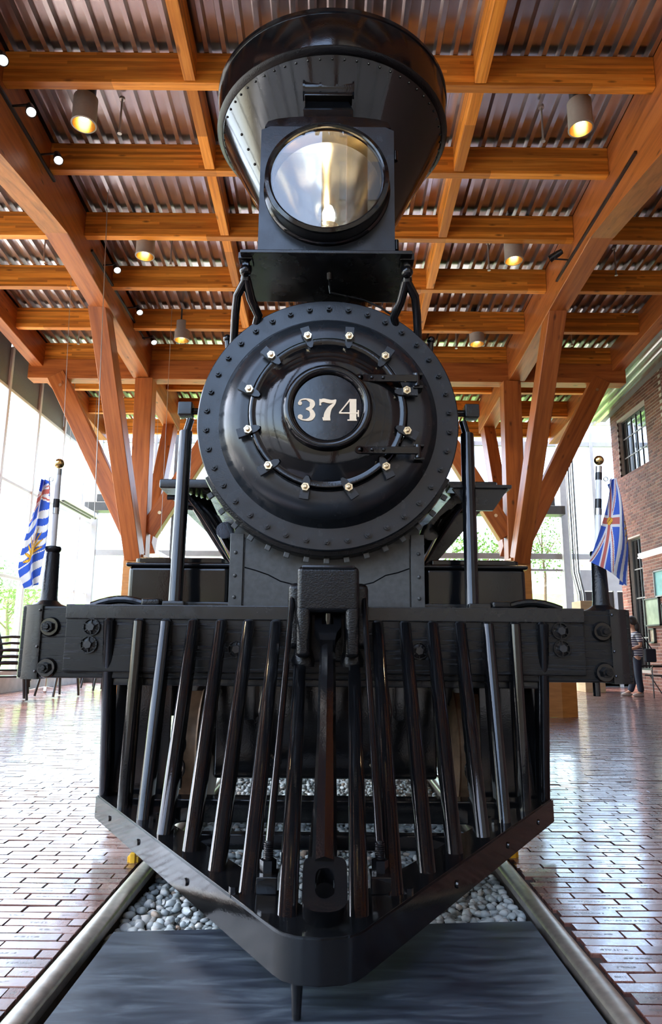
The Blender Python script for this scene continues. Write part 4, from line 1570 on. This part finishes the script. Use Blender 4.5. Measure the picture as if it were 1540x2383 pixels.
for k, (x, y0, y1, zo) in enumerate(((GX[0] + .185, 5.2, 8.2, 7.06), (GX[0] + .185, 9.7, 12.8, 6.97), (GX[1] - .185, 7.25, 10.2, 6.81))):
    o = MB().cbox(x - .018, x + .018, y0, y1, zo - .02, zo + .02, .004).build('lighting_track', 'black_plastic')
    tag(o, ('black lighting track near the camera on the girder by the glass wall', 'black lighting track farther back on the girder by the glass wall',
            'black lighting track on the girder by the brick wall')[k], 'light track', 'lighting tracks')
SPOTS = ((-3.52, 6.24, 7.06, 1, 'cut by the picture edge, first along the track'), (-3.50, 6.91, 7.02, 1, 'large and glaring, second along the track'), (-3.50, 7.72, 7.03, 1, 'third along the track by the glass wall'),
         (-3.50, 10.2, 6.97, 1, 'first of three on the farther track'), (-3.50, 11.55, 6.93, 1, 'middle one on the farther track'), (-3.50, 12.6, 6.84, 1, 'last one on the farther track'),
         (3.42, 9.6, 6.88, 0, 'unlit, on the girder by the brick wall'))
for x, y, z, lit, where in SPOTS:
    s = -1 if x < 0 else 1
    t = thing('track_spotlight', 'small black track spotlight, ' + where, 'light', (x, y, z), 'track spotlights')
    wx = GX[0] + .2 if s < 0 else GX[1] - .2
    zt_ = z + .05 if s < 0 else 6.82
    MB().tube([(wx, y, zt_), (x, y - .02, zt_), (x, y - .05, z + .04)], .014, 8).build('arm', 'black_plastic', t)
    d = Vector((-s * .35, -.45, -.8)).normalized() if lit else Vector((-s * .7, .5, -.3)).normalized()
    c = Vector((x, y, z))
    MB().lathe([(0, -.14), (.04, -.13), (.05, -.06), (.055, .06), (.062, .075), (.052, .078)], c, d, 20).build('head', 'black_plastic', t)
    MB().lathe([(0, .064), (.05, .062), (.053, .05)], c, d, 20).build('lens', 'spot_glow' if lit else 'black_plastic', t)

# sprinkler drops
for k, (x, y, zb) in enumerate(((-2.6, 7.33, 7.07), (2.59, 7.4, 7.07), (-4.57, 9.91, 6.9), (-2.57, 9.98, 6.9), (2.52, 10.05, 6.9), (-4.95, 12.55, 6.73), (2.45, 12.6, 6.73), (4.6, 10.15, 6.89), (4.67, 12.46, 6.74))):
    mb = MB()
    mb.cyl((x, y, zd(y)), (x, y, zb + .02), .013, n=8)
    mb.cyl((x, y, zd(y) - .02), (x, y, zd(y) + .01), .035, n=12)
    mb.cyl((x, y, zb), (x, y, zb + .035), .02, n=8)
    mb.cyl((x, y, zb - .004), (x, y, zb), .028, n=10)
    o = mb.build('sprinkler_drop', 'wire')
    tag(o, 'thin sprinkler drop under the deck ' + ('beside the nearest can light, glass wall side', 'beside the nearest can light, brick wall side',
        'in the outer bay, glass wall side', 'beside the midway can light, glass wall side', 'beside the midway can light, brick wall side', 'in the farthest outer bay, glass wall side',
        'beside the farthest can light, brick wall side', 'in the outer bay, brick wall side', 'in the farthest outer bay, brick wall side')[k], 'sprinkler', 'sprinkler drops')

# hanging wires by the glass wall
for k, (p0, p1, r, lab) in enumerate((((-3.3, 9.0, zd(9.0)), (-3.13, 9.0, 2.6), .006, 'long steel wire hanging from the roof before the branching column'),
                                     ((-4.17, 10, zd(10.0)), (-4.05, 10, 4.2), .004, 'faint thin wire hanging beside the timber girder'),
                                     ((-3.02, 12.0, zd(12.0)), (-2.98, 12.0, 2.4), .004, 'faint thin wire hanging behind the front strut'))):
    o = MB().tube([p0, tuple((a + b_) / 2 for a, b_ in zip(p0, p1)), p1], r, 6).build('hanging_wire', 'wire')
    tag(o, lab, 'wire', 'hanging wires')

# linear heaters / fluorescent fixtures
hf = thing('radiant_heater', 'long metal heater hanging near the glass wall beside the flag', 'heater', (-5.6, 14.9, 3.9))
MB().prism([(-.16, 0), (.16, 0), (.07, .13), (-.07, .13)], (-5.6, 13.9, 3.9), (1, 0, 0), (0, 0, 1), (0, 1, 0), 2.1).build('hood', 'galv', hf, smooth=0)
for x in (-.06, .06):
    MB().cyl((-5.6 + x, 13.95, 3.9), (-5.6 + x, 15.95, 3.9), .03, n=10).build('tube', 'dark_frame', hf)
for y in (14.2, 15.6):
    MB().cyl((-5.6, y, 4.0), (-5.6, y, zd(y)), .006, n=6).build('hanger', 'wire', hf)
wf = thing('strip_light', 'white strip light with flared shade behind the timber column', 'light', (-4.35, 16.5, 3.1))
MB().prism([(-.28, 0), (.28, 0), (.1, .14), (.06, .2), (-.06, .2), (-.1, .14)], (-4.32, 16.0, 3.08), (1, 0, 0), (0, 0, 1), (0, 1, 0), 1.9).build('shade', 'white', wf, smooth=0)
MB().cyl((-4.32, 16.05, 3.1), (-4.32, 17.85, 3.1), .025, n=8).build('lamp_tube', 'tube_glow', wf)
for y in (16.4, 17.5):
    MB().cyl((-4.32, y, 3.27), (-4.32, y, 6.6), .005, n=6).build('hanger', 'wire', wf)
tl = thing('wall_strip_light', 'white double strip light on the brick wall above the framed pictures', 'light', (7.3, 15.3, 3.1))
MB().cbox(7.26, 7.39, 14.0, 16.1, 3.12, 3.19, .01).build('housing', 'white', tl)
for x in (7.26, 7.33):
    MB().cyl((x, 14.02, 3.085), (x, 16.08, 3.085), .018, n=10).build('lamp_tube', 'tube_glow', tl)


# ------------------------------------------------------------------ flags on the stanchions
def flag_color(u, v):
    """u 0 hoist..1 fly, v 0 top..1 bottom: union flag with a crown over wavy bars and a half sun"""
    BL, RD, WH, GD, DK = (.05, .13, .60), (.60, .15, .12), (.82, .82, .82), (.86, .46, .035), (.25, .12, .02)
    J = .46
    if v < J:
        x, y = u * 2 - 1, (v / J) * 2 - 1
        ax_, ay_ = x * 1.0, y * .5
        if (x / .085) ** 2 + (y / .30) ** 2 < 1:
            return GD if (int((x + 1) * 40) + int((y + 1) * 12)) % 5 else DK
        if abs(ax_) < .065 or abs(ay_) < .065:
            return RD
        if abs(ax_) < .115 or abs(ay_) < .115:
            return WH
        d = abs(ay_) - abs(ax_) * .5
        side = 1 if ax_ * ay_ > 0 else -1
        if abs(d) < .085:
            dd = d * side * (1 if ax_ > 0 else -1)
            if 0.0 < dd < .045:
                return RD
            return WH
        return BL
    w = v + .018 * math.sin(u * 6.28 * 2.5)
    k = (w - J) / (1 - J)
    bar = int(k * 6)
    x, y = (u - .5) * 1.67, 1.0 - v
    r, a = math.hypot(x, y * 1.0), math.atan2(y, x)
    if r < .17:
        return GD
    if r < .185:
        return DK
    if r < .40 and y > .01:
        q = (a / math.pi * 11) % 1.0
        half = .34 * (1 - (r - .185) / .215)
        if abs(q - .5) < half:
            return GD
        if abs(q - .5) < half + .06:
            return DK
    return WH if bar % 2 == 0 else BL


def bez(pts, t):
    """piecewise-linear with smoothing"""
    n_ = len(pts) - 1
    x = min(max(t, 0), 1) * n_
    i = min(int(x), n_ - 1)
    f_ = x - i
    p0, p1, p2, p3 = pts[max(i - 1, 0)], pts[i], pts[i + 1], pts[min(i + 2, n_)]
    return tuple(.5 * (2 * b_ + (c_ - a_) * f_ + (2 * a_ - 5 * b_ + 4 * c_ - d_) * f_ * f_ + (3 * b_ - a_ - 3 * c_ + d_) * f_ ** 3) for a_, b_, c_, d_ in zip(p0, p1, p2, p3))


def make_flag(label, xs, pole_top, edge0, edge1, vmap, fold, cmap):
    """edge0: top edge of the cloth (x, z) hoist to fly, edge1: bottom edge"""
    t = thing('provincial_flag', label, 'flag', (xs, 3.64, 1.44), 'small flags on the bumper beam')
    ztop = pole_top[1]
    b0 = Vector((xs, 3.64, 1.40))
    b1 = Vector((pole_top[0], 3.64, ztop))
    pole = MB().cyl(b0, b1, .0165, .0150, n=16).build('flagpole', 'white', t)
    mid = lambda q: b0.lerp(b1, q)
    MB().cyl(mid(.50), mid(.57), .0185, n=16).build('pole_collar', 'galv', pole)
    MB().cyl(mid(.575), mid(.68), .0175, n=16).build('pole_band', 'black_plastic', pole)
    MB().cyl(mid(.9), mid(.985), .0175, n=16).build('pole_band', 'black_plastic', pole) if xs > 0 else None
    MB().cyl(mid(.985), mid(1.06), .0165, n=16).build('finial_neck', 'galv', pole)
    MB().ball(mid(1.13), .027, 18).build('finial', 'gold', pole)
    MB().lathe([(.010, -.002), (.010, .002), (.013, .002), (.013, -.002), (.010, -.002)], (edge0[0][0] + (-.012 if xs > 0 else .012), 3.60, edge0[0][1] + .004), (0, 1, 0), 14).build('grommet_ring', 'black_plastic', pole)
    NU, NV = 150, 120
    vs = []
    for i in range(NU + 1):
        u = i / NU
        A, B = bez(edge0, u), bez(edge1, u)
        for j in range(NV + 1):
            v = j / NV
            s_ = vmap(u, v)
            x = A[0] + (B[0] - A[0]) * s_
            z = A[1] + (B[1] - A[1]) * s_
            y = 3.565 + fold(u, v)
            vs.append((x, y, z))
    fs = []
    for i in range(NU):
        for j in range(NV):
            a = i * (NV + 1) + j
            fs.append((a, a + 1, a + NV + 2, a + NV + 1))
    me = bpy.data.meshes.new('cloth')
    me.from_pydata(vs, [], fs)
    ca = me.color_attributes.new('print', 'FLOAT_COLOR', 'CORNER')
    data = []
    for i in range(NU):
        for j in range(NV):
            c = flag_color(*cmap((i + .5) / NU, (j + .5) / NV))
            data += [*c, 1.0] * 4
    ca.data.foreach_set('color', data)
    link('cloth', me, 'flag', t, smooth=80)
    return t


make_flag('blue white and red flag with crown hanging beside the brick wall', 1.443, (1.481, 1.885),
          [(1.512, 1.828), (1.478, 1.68), (1.425, 1.52), (1.366, 1.380)],
          [(1.532, 1.815), (1.578, 1.68), (1.596, 1.48), (1.571, 1.256)],
          lambda u, v: v / .84 if v < .84 else 1 - (v - .84) * .7,
          lambda u, v: -.02 + .05 * (1 - u) * math.sin(v * 9) * .5 + .018 * math.sin(v * 7 + u * 2) + .05 * v * v + (max(0, v - .84) * .25), lambda u, v: (u, v))
make_flag('blue white flag with gold sun rays hanging beside the bright glass wall', -1.463, (-1.468, 1.845),
          [(-1.50, 1.80), (-1.488, 1.66), (-1.487, 1.5), (-1.497, 1.36), (-1.505, 1.235)],
          [(-1.523, 1.79), (-1.56, 1.62), (-1.585, 1.46), (-1.594, 1.31), (-1.55, 1.212)],
          lambda u, v: v,
          lambda u, v: -.01 + .04 * (1 - v) + .02 * math.sin(v * 8 + u * 3) + .02 * (1 - u) * math.sin(v * 14),
          lambda a, b_: (lambda q: (.18 + .64 * b_, max(.01, q / .68)) if q < .68 else (.06 + .1 * b_, .52 + (q - .68) * 1.1))(a - .13 * (b_ - .5)))


# ------------------------------------------------------------------ furniture by the glass wall
def resin_chair(label, loc, rz, group):
    t = thing('stacking_chair', label, 'chair', (0, 0, 0), group)
    MB().cbox(-.23, .23, -.22, .22, .40, .43, .012).build('seat', 'black_plastic', t)
    MB().cbox(-.24, .24, -.235, -.215, .37, .42, .008).build('apron', 'black_plastic', t)
    br_ = MB()
    for k in range(5):
        x = -.17 + .085 * k
        br_.tube([(x, .22, .42), (x, .26, .6), (x, .33, .84)], .018, 8)
    br_.tube([(-.23, .33, .80), (-.1, .35, .87), (.1, .35, .87), (.23, .33, .80)], .028, 8)
    br_.tube([(-.24, .22, .42), (-.235, .27, .62), (-.22, .33, .82)], .024, 8)
    br_.tube([(.24, .22, .42), (.235, .27, .62), (.22, .33, .82)], .024, 8)
    br_.build('backrest', 'black_plastic', t)
    for s in (-1, 1):
        MB().tube([(s * .25, .27, .64), (s * .28, .1, .66), (s * .285, -.1, .655), (s * .275, -.22, .62), (s * .26, -.24, .55)], .022, 8).build('armrest', 'black_plastic', t)
        MB().tube([(s * .24, -.22, .56), (s * .25, -.235, .4), (s * .27, -.27, .02)], [.024, .026, .022], 8).build('leg', 'black_plastic', t)
        MB().tube([(s * .23, .22, .42), (s * .26, .3, .02)], [.026, .022], 8).build('leg', 'black_plastic', t)
    T = Matrix.Translation(loc) @ Matrix.Rotation(rz, 4, 'Z')
    for o in [t] + [c for c in t.children]:
        pass
    t.matrix_basis = T
    WM_old = WM[t]
    WM[t] = T
    for c in t.children:
        WM[c] = T @ WM[c]
    return t


def place(root, T):
    return dup_tree(root, T @ WM[root].inverted())


ST1 = Matrix.Translation((-5.55, 12.35, FL)) @ Matrix.Rotation(R(118), 4, 'Z')
first = resin_chair('black plastic armchair, lowest of the near stack by the glass wall', (-5.55, 12.35, FL), R(118), 'stacked black armchairs')
names = ('second', 'third', 'fourth', 'topmost')
for k in range(1, 5):
    c = place(first, Matrix.Translation((0, 0, .11 * k)) @ Matrix.Translation((0, .02 * k, 0)) @ ST1)
    c['label'] = 'black plastic armchair, %s of the near stack by the glass wall' % (names[k - 1] + (' from the floor' if k < 4 else ''))
for k, (x, y, a) in enumerate(((-5.15, 13.5, 150), (-4.75, 15.4, 180), (-4.15, 15.9, 200), (-5.3, 16.3, 170))):
    c = place(first, Matrix.Translation((x, y, FL)) @ Matrix.Rotation(R(a), 4, 'Z'))
    c['label'] = ('black plastic armchair standing just behind the near stack', 'black plastic armchair beyond the pedestal table',
                  'black plastic armchair closest to the pilot on the glass wall side', 'black plastic armchair against the far end of the glass wall')[k]
    c['group'] = 'loose black armchairs'
tb = thing('pedestal_table', 'pedestal table with a pale four-armed foot under the beam end', 'table', (-6.0, 14.9, FL))
MB().lathe([(0, 0), (.40, 0), (.41, .012), (.40, .03), (0, .03)], (-5.95, 14.9, .70), (0, 0, 1), 32).build('table_top', 'black_plastic', tb)
MB().cyl((-5.95, 14.9, .06), (-5.95, 14.9, .70), .03, n=14).build('column', 'galv', tb)
for k in range(4):
    a = R(20 + 90 * k)
    MB().obox((-5.95, 14.9, .09), (-5.95 + .33 * math.cos(a), 14.9 + .33 * math.sin(a), .015), .05, .03).build('foot', 'white', tb)

# orange plywood display box beside the pilot
pbx = thing('plywood_screen', 'folded orange plywood screen standing on the floor beyond the pilot', 'screen', (3.3, 10.3, FL))
MB().prism([(2.75, 10.35), (3.36, 10.2), (3.62, 10.32), (3.62, 10.35), (3.36, 10.23), (2.75, 10.38)], (0, 0, FL), (1, 0, 0), (0, 1, 0), (0, 0, 1), .56).build('panel', 'plywood', pbx, smooth=0)

# chair and pictures by the brick wall
ch = thing('steel_chair', 'black steel-framed armchair next to the woman by the brick wall', 'chair', (6.95, 14.8, FL))
MB().cbox(6.72, 7.18, 14.6, 15.02, .42, .45, .01).build('seat', 'black_plastic', ch)
MB().cbox(7.16, 7.2, 14.58, 15.04, .50, .86, .012).build('backrest', 'dark_frame', ch)
for y in (14.56, 15.06):
    MB().tube([(6.68, y, FL), (6.68, y, .60), (6.72, y, .62), (7.15, y, .62), (7.2, y, .45)], .013, 8).build('arm_frame', 'black_plastic', ch)
    MB().tube([(6.86, y, .42), (7.12, y, FL)], .012, 8).build('leg', 'black_plastic', ch)
    MB().cbox(6.69, 7.12, y - .02, y + .02, .62, .645, .006).build('armrest', 'black_plastic', ch)
M['pic_sea'] = plain('turquoise_print', (.16, .42, .42), .4, 0, 2.2, .5)
M['pic_map'] = plain('pale_green_print', (.36, .42, .30), .35, 0, 3.0, .45)
M['pic_small'] = plain('sepia_print', (.45, .35, .27), .4, 0, 9, .5)
for nm, y0, y1, z0, z1, mt, fm, lab in (('framed_picture', 14.75, 15.6, 2.13, 2.72, 'pic_sea', 'grey_frame', 'grey-framed turquoise picture high on the brick wall'),
                                        ('framed_picture', 15.45, 16.18, 1.50, 2.13, 'pic_map', 'dark_frame', 'large glazed pale green picture beside the tall narrow window'),
                                        ('framed_picture', 15.78, 16.06, 1.12, 1.45, 'pic_small', 'dark_frame', 'small black-framed picture hung lowest on the brick wall'),
                                        ('framed_picture', 14.9, 15.35, 1.35, 1.98, 'pic_small', 'dark_frame', 'dark-framed picture cut by the picture edge on the brick wall')):
    t = thing(nm, lab, 'picture', (7.37, (y0 + y1) / 2, z0), 'pictures on the brick wall')
    for a, b_, c, d in ((y0, y1, z0, z0 + .03), (y0, y1, z1 - .03, z1), (y0, y0 + .03, z0, z1), (y1 - .03, y1, z0, z1)):
        MB().box(7.345, 7.395, a, b_, c, d).build('picture_frame', fm, t, smooth=0)
    MB().box(7.372, 7.385, y0 + .02, y1 - .02, z0 + .02, z1 - .02).build('print', mt, t, smooth=0)


# ------------------------------------------------------------------ the woman by the brick wall
def skin_mesh(name, verts, edges, radii, mat, parent, root=0, sub=2):
    me = bpy.data.meshes.new(name)
    me.from_pydata(verts, edges, [])
    o = link(name, me, mat, parent, smooth=0)
    md = o.modifiers.new('skin', 'SKIN')
    md.use_smooth_shade = True
    if not me.skin_vertices:
        me.skin_vertices.new()
    for i, r in enumerate(radii):
        sv = me.skin_vertices[0].data[i]
        sv.radius = r if isinstance(r, tuple) else (r, r)
        sv.use_root = (i == root)
    sd = o.modifiers.new('subsurf', 'SUBSURF')
    sd.levels = sd.render_levels = sub
    return o


PXX, PYY = 6.60, 15.1      # faces -x, standing
wmn = thing('person', 'dark-haired woman in striped shirt and jeans looking at something in her hands', 'person', (PXX, PYY, FL))
g0 = FL


def P(fx, sy, z):
    """forward (towards -x), side, height"""
    return (PXX - fx, PYY + sy, g0 + z)


bv = [P(0, 0, .86), P(-.01, 0, 1.0), P(0, 0, 1.16), P(.0, 0, 1.30), P(.01, 0, 1.38), P(.025, 0, 1.45), P(.05, 0, 1.54), P(.055, 0, 1.60),
      P(0, -.09, .82), P(.03, -.1, .47), P(-.02, -.1, .09), P(.10, -.105, .045),
      P(0, .09, .82), P(-.01, .1, .47), P(.20 - .06, .1, .09), P(.26, .105, .045),
      P(0, -.15, 1.30), P(-.04, -.21, 1.06), P(.14, -.15, .99), P(.20, -.11, 1.01), P(.245, -.1, 1.03), P(.275, -.095, 1.05),
      P(0, .15, 1.30), P(-.03, .21, 1.07), P(.15, .14, 1.03), P(.21, .1, 1.05), P(.255, .09, 1.07), P(.285, .085, 1.09)]
be = [(0, 1), (1, 2), (2, 3), (3, 4), (4, 5), (5, 6), (6, 7), (0, 8), (8, 9), (9, 10), (10, 11), (0, 12), (12, 13), (13, 14), (14, 15),
      (3, 16), (16, 17), (17, 18), (18, 19), (19, 20), (20, 21), (3, 22), (22, 23), (23, 24), (24, 25), (25, 26), (26, 27)]
brd = [(.12, .14), (.105, .125), (.11, .135), (.09, .12), .05, .052, (.085, .075), (.075, .068),
       .08, .055, .042, .032, .08, .055, .042, .032,
       .05, .04, .03, (.03, .02), (.028, .014), .008, .05, .04, .03, (.03, .02), (.028, .014), .008]
skin_mesh('body', bv, be, brd, 'skin', wmn)
for s, base in ((-1, P(.245, -.1, 1.03)), (1, P(.255, .09, 1.07))):
    for k in range(4):
        o_ = (-.024 + .016 * k)
        ln = (.05, .062, .066, .055)[k]
        b3 = Vector(base) + Vector((0, o_, 0))
        MB().tube([b3, b3 + Vector((-ln * .5, 0, .012)), b3 + Vector((-ln * .85, 0, -.008)), b3 + Vector((-ln, 0, -.024))], [.009, .0085, .008, .006], 8).build('finger', 'skin', wmn)
    b3 = Vector(base) + Vector((.03, -s * .03, .01))
    MB().tube([b3, b3 + Vector((-.02, -s * .012, .022)), b3 + Vector((-.05, -s * .008, .026))], [.011, .010, .007], 8).build('thumb', 'skin', wmn)
# trousers, shirt with short sleeves, dark vest, hair, shoes, bag
tv = [P(0, 0, .93), P(0, 0, .86), P(0, -.09, .80), P(.03, -.1, .47), P(-.02, -.1, .07), P(0, .09, .80), P(-.01, .1, .47), P(.14, .1, .07)]
skin_mesh('jeans', tv, [(0, 1), (1, 2), (2, 3), (3, 4), (1, 5), (5, 6), (6, 7)], [(.13, .15), (.14, .155), .1, .074, .072, .1, .074, .072], 'jeans', wmn, 1)
sv_ = [P(-.01, 0, .80), P(-.01, 0, 1.0), P(0, 0, 1.16), P(0, 0, 1.31), P(.01, 0, 1.375), P(0, -.155, 1.30), P(-.04, -.215, 1.12), P(0, .155, 1.30), P(-.03, .215, 1.12)]
skin_mesh('striped_shirt', sv_, [(0, 1), (1, 2), (2, 3), (3, 4), (3, 5), (5, 6), (3, 7), (7, 8)], [(.155, .175), (.135, .155), (.13, .155), (.1, .135), .065, .064, .066, .064, .066], 'stripe', wmn, 1)
skin_mesh('dark_vest', [P(.05, 0, .80), P(.05, 0, 1.0), P(.06, 0, 1.16), P(.045, 0, 1.27)], [(0, 1), (1, 2), (2, 3)], [(.115, .13), (.10, .125), (.095, .12), (.06, .08)], 'navy', wmn, 1)
hm = MB()
hm.ball(P(.03, 0, 1.585), .108, 20, 1.05, .92, 1.05)
hm.ball(P(-.06, 0, 1.47), .085, 16, .85, 1.05, 1.5)
hm.ball(P(-.055, 0, 1.37), .07, 14, .8, 1.1, 1.0)
hm.build('hair', 'hair', wmn, smooth=60)
fc = MB()
fc.ball(P(.075, 0, 1.535), .082, 18, .85, .82, 1.2)
fc.tube([P(.135, 0, 1.56), P(.155, 0, 1.53), P(.14, 0, 1.515)], [.010, .014, .010], 8)
fo = fc.build('face', 'skin', wmn, smooth=60)
for s in (-1, 1):
    MB().ball(P(.137, s * .03, 1.553), .010, 8).build('eye', 'hair', fo)
MB().tube([P(.14, -.02, 1.487), P(.148, 0, 1.486), P(.14, .02, 1.487)], .006, 6).build('mouth', 'brick', fo)
for f_, s in ((.05, -.1), (.21, .1)):
    MB().ball(P(f_, s, .035), .05, 14, 2.5, .95, .9).build('shoe', 'shoe', wmn)
bgm = thing('shoulder_bag', 'dark shoulder bag hanging at the woman\'s hip', 'bag', P(-.2, -.17, .72))
MB().cbox(*sorted((P(-.07, 0, 0)[0], P(-.30, 0, 0)[0])), PYY - .33, PYY - .23, g0 + .72, g0 + 1.0, .03, 3).build('pouch', 'navy', bgm)
MB().tube([P(-.1, -.2, .98), P(-.05, -.19, 1.2), P(0, -.15, 1.385), P(-.06, -.1, 1.36), P(-.2, -.19, 1.1), P(-.27, -.2, .98)], .012, 8).build('strap', 'navy', bgm)
o = MB().cbox(*sorted((P(.27, 0, 0)[0], P(.36, 0, 0)[0])), PYY - .1, PYY + .1, g0 + 1.05, g0 + 1.075, .005).build('leaflet', 'white')
tag(o, 'pale leaflet held in the woman\'s hands', 'leaflet')

# ------------------------------------------------------------------ outside
ground = struct(MB().box(-250, 250, -250, 250, -.5, -.33).build('ground', 'concrete', smooth=0))
M['asphalt'] = plain('dark_asphalt', (.055, .055, .06), .8, 0, 20, .2)
struct(MB().box(-70, 90, -70, -2.4, -.34, -.31).build('unseen_road', 'asphalt', smooth=0))  # unseen dark street, added to darken what the smokestack cone mirrors
lawn = MB()
lawn.add([(-60, 24, -.32), (60, 24, -.32), (60, 33, 3.6), (-60, 33, 3.6), (60, 70, 5.0), (-60, 70, 5.0)], [(0, 1, 2, 3), (3, 2, 4, 5)])
struct(lawn.build('ground_bank', 'grass', smooth=0))


def leafy(name, label, x, y, z, h, rad, nleaf, seed, group):
    rr = random.Random(seed)
    t = thing(name, label, 'tree', (x, y, z), group)
    tr_ = MB()
    tr_.tube([(x, y, z - .2), (x + .05 * rad, y, z + h * .25), (x - .03 * rad, y, z + h * .5), (x, y, z + h * .8)], [.05 * rad, .042 * rad, .03 * rad, .012 * rad], 8)
    for k in range(6):
        a = rr.uniform(0, 6.28)
        q = z + h * rr.uniform(.3, .6)
        tr_.tube([(x, y, q), (x + math.cos(a) * rad * .4, y + math.sin(a) * rad * .4, q + h * .15), (x + math.cos(a) * rad * .75, y + math.sin(a) * rad * .75, q + h * .25)], [.02 * rad, .014 * rad, .006 * rad], 6)
    tr_.build('trunk', 'bark', t)
    mb = MB()
    ctrs = [(rr.uniform(-.6, .6), rr.uniform(-.6, .6), rr.uniform(.38, .92)) for _ in range(16)]
    for _ in range(nleaf):
        c = rr.choice(ctrs)
        g_ = [rr.gauss(0, .2) for _ in range(3)]
        p = Vector((x + (c[0] + g_[0]) * rad, y + (c[1] + g_[1]) * rad, z + h * (c[2] + g_[2] * .45)))
        a = Vector((rr.uniform(-1, 1), rr.uniform(-1, 1), rr.uniform(-1, 1))).normalized()
        b_ = a.cross(Vector((rr.uniform(-1, 1), rr.uniform(-1, 1), rr.uniform(-1, 1)))).normalized()
        s_ = rad * rr.uniform(.035, .065)
        mb.add([p - a * s_, p + b_ * s_ * .5, p + a * s_, p - b_ * s_ * .5], [(0, 1, 2, 3)])
    me = bpy.data.meshes.new('foliage')
    me.from_pydata(mb.v, [], mb.f)
    o = link('foliage', me, 'leaf', t, smooth=0)
    o['kind'] = 'stuff'


TG = 'trees beyond the glass'
leafy('leafy_tree', 'round green tree on the bank seen beside the timber column on the brick wall side', 9.35, 30.0, 3.2, 3.8, 1.35, 1400, 1, TG)
leafy('leafy_tree', 'broad green tree seen just under the running board on the brick wall side', 6.1, 28.5, 2.2, 3.6, 1.9, 1600, 2, TG)
leafy('leafy_tree', 'green tree seen between the flag and the stanchion through the glass wall', -12.5, 27.0, .3, 4.0, 1.6, 1300, 3, TG)
leafy('leafy_tree', 'green tree partly hidden behind the flag with gold sun rays', -12.5, 21.0, -.3, 3.6, 1.7, 1300, 4, TG)
leafy('leafy_tree', 'pale green tree seen behind the stacked armchairs at the picture edge', -10.6, 17.0, -.3, 3.2, 1.4, 1200, 5, TG)
# apartment tower faintly visible through the glass wall, and a block across the street that the headlight glass mirrors
M['tower'] = plain('pale_tower_wall', (.62, .63, .62), .7, 0, .6, .05)
M['block'] = plain('beige_block_wall', (.17, .125, .085), .8, 0, .5, .08)


def tower(name, label, x0, x1, y0, y1, h, mat, face, nx, nz):
    t = thing(name, label, 'building', ((x0 + x1) / 2, (y0 + y1) / 2, -.33))
    MB().box(x0, x1, y0, y1, -.33, h).build('wall', mat, t, smooth=0)
    MB().box(x0 - .3, x1 + .3, y0 - .3, y1 + .3, h, h + .6).build('roof_slab', mat, t, smooth=0)
    dz = (h - 2) / nz
    for i in range(nx):
        for k in range(nz):
            z = 1.5 + k * dz
            if face == 'x':
                w = (y1 - y0) / nx
                a = y0 + w * (i + .2)
                MB().box(x1 - .05, x1 + .06, a, a + w * .6, z, z + dz * .6).build('window', 'win_reflect', t, smooth=0)
            else:
                w = (x1 - x0) / nx
                a = x0 + w * (i + .2)
                MB().box(a, a + w * .6, y1 - .05, y1 + .06, z, z + dz * .6).build('window', 'win_reflect', t, smooth=0)
    return t


tower('apartment_tower', 'pale apartment tower faintly visible through the bright glass wall', -52, -40, 44, 60, 42, 'tower', 'x', 4, 12)
tower('apartment_block', 'beige building across the street mirrored in the headlight glass', -.6, 44, -38, -24, 52, 'block', 'y', 10, 14)
pod = [o for o in bpy.data.objects if o.name == 'apartment_block'][0]
MB().box(-11, 44, -36, -22.5, -.33, 9.5).build('unseen_podium', 'block', pod, smooth=0)  # added unseen mass, darkens reflections on the locomotive's front faces
